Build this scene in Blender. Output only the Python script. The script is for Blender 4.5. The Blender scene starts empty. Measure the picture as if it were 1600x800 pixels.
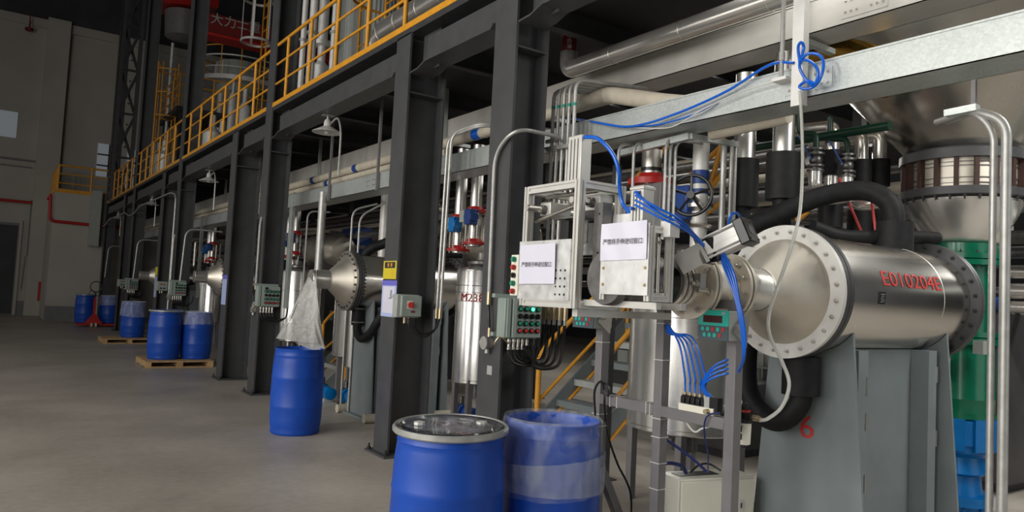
import bpy, math, random
import numpy as np
from mathutils import Vector, Matrix
PI = math.pi
random.seed(7)
S = bpy.context.scene
COL = S.collection

# ------------------------------------------------------------------ camera
F_PX = 1164.04
YAW, PITCH, ROLL, EYE = .610710788, .0565356442, .0498969343, 1.6
fw = Vector((math.sin(YAW)*math.cos(PITCH), math.cos(YAW)*math.cos(PITCH), math.sin(PITCH)))
r0 = Vector((math.cos(YAW), -math.sin(YAW), 0)); u0 = r0.cross(fw)
rt = math.cos(ROLL)*r0 + math.sin(ROLL)*u0
up = -math.sin(ROLL)*r0 + math.cos(ROLL)*u0
cam_d = bpy.data.cameras.new('camera'); cam = bpy.data.objects.new('camera', cam_d); COL.objects.link(cam)
cam_d.sensor_width = 36; cam_d.lens = 36*F_PX/1600; cam_d.clip_start = .05; cam_d.clip_end = 200
m = Matrix((rt, up, -fw)).transposed().to_4x4(); m.translation = Vector((0, 0, EYE)); cam.matrix_world = m
S.camera = cam
def at(ax, val, x, y):
    """world point seen at photo pixel (x, y) on the plane ax = val"""
    d = fw + (x-800)/F_PX*rt - (y-400)/F_PX*up
    i = 'xyz'.index(ax); t = (val - (0, 0, EYE)[i])/d[i]
    return Vector((0, 0, EYE)) + d*t

# ------------------------------------------------------------------ world, light, exposure
W = bpy.data.worlds.new('hall_sky'); S.world = W; W.use_nodes = True
W.node_tree.nodes['Background'].inputs[0].default_value = (.75, .85, 1, 1)
W.node_tree.nodes['Background'].inputs[1].default_value = .05
S.view_settings.view_transform = 'Standard'; S.view_settings.look = 'None'
S.view_settings.gamma = 1; S.view_settings.use_curve_mapping = False
S.view_settings.exposure = 0.12
def area(name, loc, size, sy, power, aim, col=(1, 1, 1)):
    d = bpy.data.lights.new(name, 'AREA'); d.shape = 'RECTANGLE'; d.size = size; d.size_y = sy; d.energy = power; d.color = col
    o = bpy.data.objects.new(name, d); COL.objects.link(o); o.location = loc
    o.rotation_euler = (Vector(aim)-Vector(loc)).to_track_quat('-Z', 'Y').to_euler(); return o
# daylight through the side-wall windows (left of the aisle); the high and rear lights are added fills
for i, (y, p) in enumerate([(-4.4, 190), (-.8, 250), (2.8, 390), (6.4, 380), (12.2, 120), (18.2, 50), (24.2, 30), (30.2, 30)]):
    area('window_daylight', (-7.9, y, 3.9), 2.4, 5.4, p, (20, y, 2.6), (1, .97, .92))
area('added_high_fill', (-7.9, 6, 11.2), 20, 2.0, 330, (6, 6, 2.5), (1, .98, .95))  # added high light so the polished pipe and steel catch brighter reflections
area('added_rear_fill', (6.6, -5.8, 2.6), 5.0, 4.6, 70, (4.2, 10, 1.2), (.93, .97, 1))  # added fill from behind the camera, brightens the near machine's end-on faces
# added fill lights under the walkway deck, without fixtures, brightening floor, pipes and stands
for (x, y, p) in ((9.6, 2.0, 130), (9.6, 7.0, 110), (5.4, .1, 105), (4.22, 2.2, 19), (5.9, 6.1, 20), (9.6, 14.0, 60), (9.6, 21.0, 40)):
    area('added_deck_fill', (x, y, 4.05), .35, 2.6, p, (x, y, 0), (1, .98, .93))

# ------------------------------------------------------------------ mesh builder
def vec(*a): return Vector(a)
def basis(d):
    d = Vector(d).normalized()
    a = Vector((0, 0, 1)) if abs(d.z) < .9 else Vector((1, 0, 0))
    u = d.cross(a).normalized(); return u, u.cross(d).normalized(), d
def smooth_path(pts, n=8):
    P = [Vector(p) for p in pts]
    if len(P) < 3: return P
    Q = [P[0]*2-P[1]] + P + [P[-1]*2-P[-2]]; out = []
    for i in range(1, len(Q)-2):
        for k in range(n):
            t = k/n; a, b, c, d = Q[i-1], Q[i], Q[i+1], Q[i+2]
            out.append(.5*((2*b)+(c-a)*t+(2*a-5*b+4*c-d)*t*t+(3*b-a-3*c+d)*t**3))
    out.append(P[-1]); return out
def bend(pts, r=.1, n=5):
    """polyline with rounded corners"""
    P = [Vector(p) for p in pts]; out = [P[0]]
    for i in range(1, len(P)-1):
        a = (P[i-1]-P[i]); b = (P[i+1]-P[i]); rr = min(r, a.length*.48, b.length*.48)
        p, q = P[i]+a.normalized()*rr, P[i]+b.normalized()*rr
        for k in range(n+1):
            t = k/n; out.append(p*(1-t)**2 + P[i]*2*t*(1-t) + q*t*t)
    out.append(P[-1]); return out
class MB:
    def __init__(s): s.v = []; s.f = []
    def add(s, v, f):
        o = len(s.v); s.v += [tuple(x) for x in v]; s.f += [tuple(i+o for i in q) for q in f]; return s
    def box(s, a, b):
        x0, x1 = sorted((a[0], b[0])); y0, y1 = sorted((a[1], b[1])); z0, z1 = sorted((a[2], b[2]))
        v = [(x, y, z) for x in (x0, x1) for y in (y0, y1) for z in (z0, z1)]
        return s.add(v, [(0, 1, 3, 2), (4, 6, 7, 5), (0, 4, 5, 1), (2, 3, 7, 6), (0, 2, 6, 4), (1, 5, 7, 3)])
    def bar(s, p, q, w, h=None, ref=(0, 0, 1)):
        """rectangular bar from p to q; h measured towards ref"""
        h = h or w; p, q = Vector(p), Vector(q); d = (q-p).normalized(); ref = Vector(ref)
        if abs(d.dot(ref)) > .95: ref = Vector((1, 0, 0))
        u = d.cross(ref).normalized(); t = u.cross(d).normalized()
        v = [c + u*(i*w/2) + t*(j*h/2) for c in (p, q) for i in (-1, 1) for j in (-1, 1)]
        return s.add(v, [(0, 1, 3, 2), (4, 6, 7, 5), (0, 4, 5, 1), (2, 3, 7, 6), (0, 2, 6, 4), (1, 5, 7, 3)])
    def lathe(s, o, d, prof, n=32, cap=True, a0=0, a1=2*PI):
        """prof: [(distance along d, radius)]"""
        u, w, d = basis(d); o = Vector(o); full = abs(a1-a0-2*PI) < 1e-6; m_ = n if full else n+1
        v = [o+d*t+(u*math.cos(a0+(a1-a0)*k/n)+w*math.sin(a0+(a1-a0)*k/n))*max(r, 1e-5) for t, r in prof for k in range(m_)]
        f = []
        for i in range(len(prof)-1):
            for k in range(n):
                k2 = (k+1) % m_; f.append((i*m_+k, i*m_+k2, (i+1)*m_+k2, (i+1)*m_+k))
        if cap and full:
            f.append(tuple(range(m_-1, -1, -1))); f.append(tuple(range((len(prof)-1)*m_, len(prof)*m_)))
        return s.add(v, f)
    def cyl(s, p, q, r, r2=None, n=20, cap=True):
        p, q = Vector(p), Vector(q); return s.lathe(p, q-p, [(0, r), ((q-p).length, r if r2 is None else r2)], n, cap)
    def tube(s, pts, r, n=8):
        P = [Vector(p) for p in pts]; P = [p for i, p in enumerate(P) if i == 0 or (p-P[i-1]).length > 1e-5]
        t0 = (P[1]-P[0]).normalized(); u, w, _ = basis(t0); v = []; f = []
        for i, p in enumerate(P):
            t = (P[min(i+1, len(P)-1)]-P[max(i-1, 0)]).normalized()
            u = (u-t*u.dot(t)).normalized(); w = t.cross(u)
            rr = r(i/(len(P)-1)) if callable(r) else r
            v += [p+(u*math.cos(2*PI*k/n)+w*math.sin(2*PI*k/n))*rr for k in range(n)]
        for i in range(len(P)-1):
            for k in range(n): f.append((i*n+k, i*n+(k+1) % n, (i+1)*n+(k+1) % n, (i+1)*n+k))
        f += [tuple(range(n-1, -1, -1)), tuple(range((len(P)-1)*n, len(P)*n))]
        return s.add(v, f)
    def ring(s, o, d, R, r, n=40, k=8):
        o = Vector(o); u, w, d = basis(d); pts = []
        v = []; f = []
        for i in range(n):
            a = 2*PI*i/n; c = u*math.cos(a)+w*math.sin(a)
            for j in range(k):
                b = 2*PI*j/k; v.append(o+c*(R+r*math.cos(b))+d*r*math.sin(b))
        for i in range(n):
            for j in range(k): f.append((i*k+j, ((i+1) % n)*k+j, ((i+1) % n)*k+(j+1) % k, i*k+(j+1) % k))
        return s.add(v, f)
    def plate(s, poly, th):
        """polygon (3-D points) thickened by vector th"""
        n = len(poly); th = Vector(th); v = [Vector(p) for p in poly] + [Vector(p)+th for p in poly]
        f = [tuple(range(n)), tuple(range(2*n-1, n-1, -1))] + [(i, i+n, (i+1) % n+n, (i+1) % n) for i in range(n)]
        return s.add(v, f)
    def bolt(s, p, d, r=.012, h=.015):
        u, w, d = basis(d); return s.lathe(Vector(p), d, [(0, r), (h*.6, r), (h*.6, r*.55), (h*1.4, r*.5)], 6)
    def sphere(s, c, r, n=16):
        return s.lathe(Vector(c)-Vector((0, 0, r)), (0, 0, 1), [(r-r*math.cos(PI*i/8), r*math.sin(PI*i/8)) for i in range(9)], n)
ORG = {}
def link_mesh(name, mb, mat, parent=None, sharp=35, bev=0):
    org = ORG.get(parent.name if parent else None, Vector((0, 0, 0)))
    me = bpy.data.meshes.new(name)
    me.from_pydata([(x-org.x, y-org.y, z-org.z) for x, y, z in mb.v], [], mb.f)
    me.materials.append(mat)
    import bmesh
    bm = bmesh.new(); bm.from_mesh(me); bmesh.ops.recalc_face_normals(bm, faces=bm.faces); bm.to_mesh(me); bm.free()
    for p in me.polygons: p.use_smooth = True
    me.set_sharp_from_angle(angle=math.radians(sharp))
    o = bpy.data.objects.new(name, me); COL.objects.link(o)
    if parent:
        o.parent = parent; ORG[o.name] = org
    if bev:
        b = o.modifiers.new('bevel', 'BEVEL'); b.width = bev; b.segments = 2; b.limit_method = 'ANGLE'
    return o
def part(name, mb, mat, parent, label=None, **k):
    o = link_mesh(name, mb, mat, parent, **k)
    if label: o['label'] = label
    return o
def thing(name, label, cat, loc=(0, 0, 0), group=None):
    o = bpy.data.objects.new(name, None); o.empty_display_size = .1; COL.objects.link(o); o.location = loc
    ORG[o.name] = Vector(loc); o['label'] = label; o['category'] = cat
    if group: o['group'] = group
    return o
def solo(name, mb, mat, label, cat, group=None, kind=None, **k):
    """a thing that is one mesh; its origin goes to the middle of its base"""
    A = np.array(mb.v); c = (A.min(0)+A.max(0))/2; c[2] = A[:, 2].min()
    q = MB(); q.v = [(x-c[0], y-c[1], z-c[2]) for x, y, z in mb.v]; q.f = mb.f
    o = link_mesh(name, q, mat, None, **k); o.location = tuple(c)
    o['label'] = label; o['category'] = cat
    if group: o['group'] = group
    if kind: o['kind'] = kind
    return o
def struct(name, mb, mat, parent=None):
    o = link_mesh(name, mb, mat, parent); o['kind'] = 'structure'; return o
def dup(o, d=(0, 0, 0), label=None, group=None, parent=None):
    c = o.copy(); COL.objects.link(c)
    if parent: c.parent = parent
    else: c.location = o.location + Vector(d)
    for ch in list(o.children): dup(ch, parent=c)
    if label: c['label'] = label
    if group: c['group'] = group
    return c
def text_mesh(txt, size, origin, xdir, ydir, mat, parent, name='lettering', depth=.0008, align='CENTER', wrap=None, label=None, wx=1.0):
    cu = bpy.data.curves.new(name, 'FONT'); cu.body = txt; cu.size = size; cu.align_x = align; cu.align_y = 'CENTER'; cu.extrude = depth
    cu.resolution_u = 3
    t = bpy.data.objects.new(name, cu); COL.objects.link(t)
    bpy.context.view_layer.update(); dg = bpy.context.evaluated_depsgraph_get()
    me = bpy.data.meshes.new_from_object(t.evaluated_get(dg)); bpy.data.objects.remove(t)
    X = Vector(xdir).normalized(); Y = Vector(ydir).normalized(); Z = X.cross(Y); O = Vector(origin)
    q = MB(); q.v = []
    for v in me.vertices:
        q.v.append(tuple(wrap(v.co.x*wx, v.co.y, v.co.z+depth) if wrap else O+X*v.co.x*wx+Y*v.co.y+Z*(v.co.z+depth)))
    q.f = [tuple(p.vertices) for p in me.polygons]; bpy.data.meshes.remove(me)
    return part(name, q, mat, parent, label)

# ------------------------------------------------------------------ materials
def mat(name, col, rough=.5, metal=0, noise=0, nscale=8, bump=0, bscale=60, stretch=None, spec=.5, coat=0, alpha=1, emit=None, estr=0, trans=0, rvar=0, ior=1.45, col2=None, aniso=0):
    M = bpy.data.materials.new(name); M.use_nodes = True; nt = M.node_tree; N = nt.nodes; L = nt.links
    B = N['Principled BSDF']; B.inputs['Base Color'].default_value = (*col, 1); B.inputs['Roughness'].default_value = rough
    B.inputs['Metallic'].default_value = metal; B.inputs['Specular IOR Level'].default_value = spec; B.inputs['IOR'].default_value = ior
    B.inputs['Coat Weight'].default_value = coat; B.inputs['Alpha'].default_value = alpha; B.inputs['Transmission Weight'].default_value = trans
    B.inputs['Anisotropic'].default_value = aniso
    if emit: B.inputs['Emission Color'].default_value = (*emit, 1); B.inputs['Emission Strength'].default_value = estr
    tc = N.new('ShaderNodeTexCoord'); mp = N.new('ShaderNodeMapping'); L.new(tc.outputs['Object'], mp.inputs[0])
    if stretch: mp.inputs['Scale'].default_value = stretch
    if noise or rvar or col2:
        n = N.new('ShaderNodeTexNoise'); n.inputs['Scale'].default_value = nscale; n.inputs['Detail'].default_value = 6; L.new(mp.outputs[0], n.inputs[0])
        if noise or col2:
            r = N.new('ShaderNodeMix'); r.data_type = 'RGBA'
            c2 = col2 or tuple(min(1, c*(1+noise)) for c in col); c1 = col if col2 else tuple(c*(1-noise) for c in col)
            ramp = N.new('ShaderNodeMapRange'); ramp.inputs[1].default_value = .35; ramp.inputs[2].default_value = .65; L.new(n.outputs[0], ramp.inputs[0])
            r.inputs[6].default_value = (*c1, 1); r.inputs[7].default_value = (*c2, 1); L.new(ramp.outputs[0], r.inputs[0]); L.new(r.outputs[2], B.inputs['Base Color'])
        if rvar:
            q = N.new('ShaderNodeMapRange'); q.inputs[1].default_value = .3; q.inputs[2].default_value = .7
            q.inputs[3].default_value = max(.02, rough-rvar); q.inputs[4].default_value = rough+rvar; L.new(n.outputs[0], q.inputs[0]); L.new(q.outputs[0], B.inputs['Roughness'])
    if bump:
        n2 = N.new('ShaderNodeTexNoise'); n2.inputs['Scale'].default_value = bscale; n2.inputs['Detail'].default_value = 3; L.new(mp.outputs[0], n2.inputs[0])
        b = N.new('ShaderNodeBump'); b.inputs['Strength'].default_value = bump; b.inputs['Distance'].default_value = .01
        L.new(n2.outputs[0], b.inputs['Height']); L.new(b.outputs[0], B.inputs['Normal'])
    return M
def galv_mat(name, a, b):
    M = mat(name, a, .42, .55); nt = M.node_tree; N = nt.nodes; L = nt.links; B = N['Principled BSDF']
    tc = N.new('ShaderNodeTexCoord'); v = N.new('ShaderNodeTexVoronoi'); v.inputs['Scale'].default_value = 75; L.new(tc.outputs['Object'], v.inputs[0])
    n = N.new('ShaderNodeTexNoise'); n.inputs['Scale'].default_value = 3; n.inputs['Detail'].default_value = 5; L.new(tc.outputs['Object'], n.inputs[0])
    mx = N.new('ShaderNodeMath'); mx.operation = 'MULTIPLY_ADD'; mx.inputs[1].default_value = .45; L.new(v.outputs['Color'], mx.inputs[0]); L.new(n.outputs[0], mx.inputs[2])
    mr = N.new('ShaderNodeMapRange'); mr.inputs[1].default_value = .35; mr.inputs[2].default_value = 1.0; L.new(mx.outputs[0], mr.inputs[0])
    r = N.new('ShaderNodeMix'); r.data_type = 'RGBA'; r.inputs[6].default_value = (*a, 1); r.inputs[7].default_value = (*b, 1)
    L.new(mr.outputs[0], r.inputs[0]); L.new(r.outputs[2], B.inputs['Base Color']); return M
def concrete_mat():
    M = mat('concrete_floor', (.3, .29, .27), .45, 0, spec=.4); nt = M.node_tree; N = nt.nodes; L = nt.links; B = N['Principled BSDF']
    tc = N.new('ShaderNodeTexCoord')
    a = N.new('ShaderNodeTexNoise'); a.inputs['Scale'].default_value = .55; a.inputs['Detail'].default_value = 8; a.inputs['Roughness'].default_value = .6; L.new(tc.outputs['Object'], a.inputs[0])
    c = N.new('ShaderNodeTexNoise'); c.inputs['Scale'].default_value = 14; c.inputs['Detail'].default_value = 8; L.new(tc.outputs['Object'], c.inputs[0])
    mx = N.new('ShaderNodeMath'); mx.operation = 'MULTIPLY_ADD'; mx.inputs[1].default_value = .35; L.new(c.outputs[0], mx.inputs[0]); L.new(a.outputs[0], mx.inputs[2])
    cr = N.new('ShaderNodeValToRGB'); e = cr.color_ramp.elements; e[0].position = .45; e[0].color = (.29, .26, .225, 1); e[1].position = .85; e[1].color = (.45, .41, .36, 1)
    L.new(mx.outputs[0], cr.inputs[0]); L.new(cr.outputs[0], B.inputs['Base Color'])
    q = N.new('ShaderNodeMapRange'); q.inputs[3].default_value = .3; q.inputs[4].default_value = .6; L.new(a.outputs[0], q.inputs[0]); L.new(q.outputs[0], B.inputs['Roughness'])
    return M
M_ = dict(
    concrete=concrete_mat(),
    wall=mat('white_wall_paint', (.44, .42, .375), .8, noise=.05, nscale=.8),
    skirting=mat('grey_skirting_paint', (.17, .175, .18), .6, noise=.08),
    darkwall=mat('dark_cladding', (.05, .05, .055), .7, noise=.2, nscale=1),
    roof=mat('dark_roof_sheet', (.035, .037, .042), .6, noise=.15, nscale=1),
    col=mat('charcoal_steel_paint', (.060, .061, .064), .42, noise=.1, nscale=5, bump=.06, bscale=25),
    deck=mat('dark_deck_steel', (.035, .035, .038), .55, noise=.15),
    yellow=mat('safety_yellow_paint', (.66, .30, .025), .38, noise=.08, nscale=12),
    blue=mat('blue_drum_plastic', (.008, .065, .40), .40, noise=.07, nscale=6, bump=.03, bscale=30, spec=.45),
    bluepaint=mat('blue_motor_paint', (.0, .14, .42), .32, noise=.1, nscale=8),
    darkblue=mat('dark_blue_paint', (.02, .06, .24), .4, noise=.1),
    darkgreen=mat('dark_green_pipe_paint', (.004, .035, .02), .35),
    green=mat('green_machine_paint', (.0, .12, .06), .26, noise=.1, nscale=7, coat=.2),
    grey=mat('blue_grey_stand_paint', (.185, .215, .222), .42, noise=.07, nscale=4, bump=.04, bscale=18),
    frame=mat('grey_tube_paint', (.165, .158, .162), .4, noise=.07, nscale=8),
    steel=mat('brushed_stainless_steel', (.64, .61, .56), .34, 1, rvar=.06, nscale=5, noise=.06, bump=.03, bscale=6),
    clad=mat('polished_cladding_sheet', (.80, .79, .76), .24, .85, rvar=.03, nscale=3, bump=.16, bscale=3.2, stretch=(1.5, 1.5, .35)),
    hoppersteel=mat('streaked_hopper_steel', (.50, .48, .44), .26, 1, rvar=.03, nscale=2, bump=.16, bscale=2.5, stretch=(1.8, 1.8, .25)),
    shell=mat('stainless_shell', (.68, .66, .62), .24, 1, rvar=.02, nscale=4, bump=.05, bscale=4, stretch=(.5, 1, 1)),
    cone=mat('stainless_cone', (.72, .67, .58), .46, .85, rvar=.07, nscale=7, noise=.06),
    ribbed=mat('ribbed_cladding', (.70, .69, .66), .3, 1, bump=.12, bscale=6, stretch=(4, 4, .15)),
    pipeclad=mat('pipe_cladding', (.72, .70, .66), .22, .8, bump=.012, bscale=4, rvar=.03),
    darksteel=mat('dull_dark_steel', (.16, .155, .15), .38, .8, noise=.2, nscale=15),
    flange=mat('matt_white_flange_steel', (.74, .73, .70), .48, .3, noise=.06, nscale=10),
    bolt=mat('zinc_bolt', (.55, .53, .49), .33, .9),
    darkbolt=mat('black_bolt', (.03, .03, .032), .5, .3),
    alu=mat('anodised_aluminium_profile', (.64, .63, .59), .38, .45, noise=.04),
    alusheet=mat('aluminium_sheet', (.70, .70, .69), .34, .6, noise=.12, nscale=16, rvar=.1),
    galv=galv_mat('galvanised_tray', (.40, .44, .43), (.58, .61, .59)),
    galvpipe=mat('galvanised_conduit', (.42, .42, .40), .42, .5, noise=.1, nscale=20),
    traypaint=mat('pale_grey_duct_paint', (.47, .455, .42), .42, .15, noise=.06, nscale=5),
    rubber=mat('black_foam_insulation', (.010, .010, .011), .6, noise=.25, nscale=20, bump=.12, bscale=40, spec=.3),
    black=mat('black_plastic', (.012, .012, .013), .3, spec=.5),
    red=mat('red_paint', (.42, .018, .015), .4, noise=.08),
    darkred=mat('dark_red_paint', (.14, .012, .01), .5, noise=.1),
    redink=mat('red_stencil_ink', (.52, .035, .03), .5, noise=.12, nscale=30),
    paper=mat('white_paper', (.70, .69, .80), .3, spec=.5, coat=.3),
    ink=mat('black_ink', (.03, .03, .035), .6),
    teal=mat('teal_panel', (.02, .42, .33), .4),
    navy=mat('slate_panel', (.06, .085, .105), .4),
    cream=mat('cream_enamel', (.76, .74, .63), .35, noise=.03),
    creampipe=mat('cream_pipe_wrap', (.52, .47, .38), .5, noise=.08, nscale=9),
    boxgrey=mat('grey_green_enclosure', (.27, .32, .29), .36, noise=.05),
    boxlight=mat('light_grey_enclosure', (.36, .38, .36), .38, noise=.05),
    bluetube=mat('blue_pneumatic_tube', (.006, .12, .62), .25, spec=.6),
    darktube=mat('dark_blue_cable', (.012, .02, .12), .4),
    white=mat('white_cable', (.62, .62, .58), .4),
    hose=mat('translucent_hose', (.72, .73, .68), .18, trans=.45, rvar=0),
    brass=mat('brass_fitting', (.50, .41, .27), .35, .8),
    greenbtn=mat('green_button', (.01, .22, .12), .35), redbtn=mat('red_button', (.42, .03, .025), .35),
    lamp_on=mat('lit_green_lamp', (.1, .8, .5), .3, emit=(.08, 1, .5), estr=2.2),
    led=mat('dim_red_display', (.05, .008, .008), .25),
    wood=mat('pallet_wood', (.42, .27, .13), .7, noise=.2, nscale=9, stretch=(1, 6, 1)),
    brownrust=mat('rust_red_primer', (.05, .022, .017), .6, noise=.2),
    yellowprint=mat('yellow_poster', (.68, .55, .03), .45), blueprint=mat('blue_poster', (.16, .15, .60), .45), paleblue=mat('pale_blue_poster', (.42, .5, .78), .45),
    gold=mat('gold_reflective_cladding', (.85, .50, .10), .15, 1, bump=.2, bscale=5),
    lampwhite=mat('white_lamp_enamel', (.5, .5, .48), .4),
    skyglass=mat('daylit_frosted_glass', (.5, .55, .6), .4, emit=(.82, .9, 1), estr=.07),
    lidblack=mat('clear_film_over_black_lid', (.035, .035, .038), .16, noise=.6, nscale=7, bump=.5, bscale=14, coat=.6),
    greentape=mat('green_cable_tie', (.0, .3, .22), .4),
)
def film(name, a0, a1, bump, scale, col=(.82, .85, .9)):
    M = mat(name, col, .17, spec=.6); nt = M.node_tree; N = nt.nodes; L = nt.links; B = N['Principled BSDF']
    tc = N.new('ShaderNodeTexCoord'); n = N.new('ShaderNodeTexNoise'); n.inputs['Scale'].default_value = scale; n.inputs['Detail'].default_value = 5; n.inputs['Distortion'].default_value = 1.2
    mp = N.new('ShaderNodeMapping'); mp.inputs['Scale'].default_value = (1.4, 1.4, .8); L.new(tc.outputs['Object'], mp.inputs[0]); L.new(mp.outputs[0], n.inputs[0])
    q = N.new('ShaderNodeMapRange'); q.inputs[1].default_value = .42; q.inputs[2].default_value = .68; q.inputs[3].default_value = a0; q.inputs[4].default_value = a1
    L.new(n.outputs[0], q.inputs[0]); L.new(q.outputs[0], B.inputs['Alpha'])
    b = N.new('ShaderNodeBump'); b.inputs['Strength'].default_value = bump; b.inputs['Distance'].default_value = .02; L.new(n.outputs[0], b.inputs['Height']); L.new(b.outputs[0], B.inputs['Normal'])
    return M
M_['film'] = film('thin_clear_plastic_film', .07, .22, .9, 5, (.75, .8, .92))
M_['film3'] = film('folded_plastic_film', .22, .38, .7, 5, (.68, .72, .78))
M_['film2'] = film('milky_plastic_film', .55, .85, .7, 9, (.66, .66, .63))

BAY = 6.33; XC = 3.285; NB = 5
TY = [4.94+BAY*k for k in range(NB)]; SY = [6.80+BAY*k for k in range(NB-1)]
lab5 = ['first', 'second', 'third', 'fourth', 'fifth', 'sixth']
lab9 = lab5 + ['seventh', 'eighth', 'ninth', 'tenth', 'eleventh', 'twelfth']
ordinal = ['nearest', 'second', 'third', 'fourth', 'farthest']

# ================================================================== ROOM
struct('floor', MB().box((-8, -6, -.2), (22, 35, 0)), M_['concrete'])
WY = 34.7
w = MB().box((-8.2, WY, 0), (22, WY+.25, 11.7)); struct('wall_far', w, M_['wall'])
struct('wall_far_upper', MB().box((-8.2, WY, 11.7), (22, WY+.25, 15)), M_['darkwall'])
struct('trim_1', MB().box((-8, WY-.10, 11.35), (12, WY, 11.7)), M_['wall'])
struct('trim_2', MB().box((-8, WY-.04, 5.98), (1.9, WY, 6.06)), M_['skirting'])
struct('trim_3', MB().box((1.216, WY-.35, 0), (2.0, WY, 11.75)), M_['wall'])     # pilaster
struct('baseboard_far', MB().box((.95, WY-.03, 0), (1.7, WY, .55)), M_['skirting'])
bl = MB().box((1.72, 30.84, 0), (3.95, WY-.36, 4.55)); struct('wall_landing', bl, M_['wall'])
struct('baseboard_landing', MB().box((1.70, 30.80, 0), (3.2, 30.84, .52)), M_['skirting'])
d = struct('door_1', MB().box((-2.6, WY-.06, 0), (.86, WY, 3.55)), M_['skirting'])
struct('door_panel', MB().box((-2.5, WY-.1, .05), (.8, WY-.06, 3.45)), M_['darkwall'], d)
struct('trim_4', MB().box((.86, WY-.08, 0), (.96, WY, 3.65)), M_['wall'])
for i, (x0, x1, z0, z1) in enumerate([(-1.6, .5, 6.85, 7.85), (3.3, 4.15, 5.75, 7.1), (4.4, 5.05, 5.4, 7.0), (5.3, 5.95, 5.4, 7.0)]):
    wn = struct('window_%d' % (i+1), MB().box((x0, WY-.04, z0), (x1, WY-.01, z1)), M_['skyglass'])
    fm = MB()
    for z in np.linspace(z0, z1, 4)[1:-1]: fm.box((x0, WY-.06, z-.03), (x1, WY-.04, z+.03))
    for x in ((x0+x1)/2,) if i else (): fm.box((x-.03, WY-.06, z0), (x+.03, WY-.04, z1))
    if i: struct('window_frame', fm, M_['deck'], wn)
# side wall with tall window openings (out of frame; daylight enters here)
wl = MB()
ys = [-6] + sum([[y-1.2, y+1.2] for y in (-4.4, -.8, 2.8, 6.4, 12.2, 18.2, 24.2, 30.2)], []) + [35]
for a, b in zip(ys[::2], ys[1::2]): wl.box((-8.25, a, 0), (-8, b, 15))
wl.box((-8.25, -6, 0), (-8, 35, 1.1)); wl.box((-8.25, -6, 6.7), (-8, 35, 10.1)); wl.box((-8.25, -6, 12.3), (-8, 35, 15)); struct('wall_left', wl, M_['wall'])
struct('wall_right', MB().box((22, -6, 0), (22.25, 35, 15)), M_['darkwall'])
wb = MB().box((-8, -6.25, 0), (4.0, -6, 15)).box((9.2, -6.25, 0), (22, -6, 15)).box((4.0, -6.25, 5), (9.2, -6, 15)); struct('wall_back', wb, M_['darkwall'])  # opening added to go with the rear fill light
struct('ceiling', MB().box((-8.2, -6.2, 15), (22.2, 35.2, 15.2)), M_['roof'])

# ================================================================== STEELWORK
def column_shaft(h, y, x=XC, dp=.40, fl=.31):
    t = .022; b = MB()
    b.box((x, y-fl/2, 0), (x+t, y+fl/2, h)); b.box((x+dp-t, y-fl/2, 0), (x+dp, y+fl/2, h)); b.box((x+t, y-.009, 0), (x+dp-t, y+.009, h))
    return b
def column(h, y, label, group, name='steel_column', dp=.33):
    c = thing(name, label, 'column', (XC+.2, y, 0), group)
    part('shaft', column_shaft(h, y, dp=dp), M_['col'], c)
    part('base_plate', MB().box((XC-.06, y-.23, 0), (XC+dp+.06, y+.23, .022)), M_['col'], c)
    for dx in (-.03, dp+.03):
        for dy in (-.19, .19): part('anchor_bolt', MB().bolt((XC+dx, y+dy, .022), (0, 0, 1), .018, .04), M_['darkbolt'], c)
    sp = MB()
    for z in (3.60, 4.2): sp.box((XC+.022, y-.15, z), (XC+dp-.022, y+.15, z+.016))
    part('stiffener', sp, M_['col'], c)
    return c
tall = ['tall charcoal column carrying the eight-button control cabinet, nearest the camera',
        'tall charcoal column beside the bag-covered drum, with conduit and switch box',
        'tall charcoal column behind the pallet of two blue drums',
        'tall charcoal column behind the small pallet with one bagged drum',
        'farthest tall charcoal column, beside the white landing wall']
short = ['charcoal column under the walkway with yellow and blue posters',
         'charcoal column under the walkway just past the second tall column',
         'charcoal column under the walkway behind the lidded drum on the pallet',
         'farthest short charcoal column under the walkway, past the small pallet']
for k, y in enumerate(TY): column(14.9, y, tall[k], 'tall columns along the aisle')
for k, y in enumerate(SY): column(4.19, y, short[k], 'short columns under the walkway', dp=.43)

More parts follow.
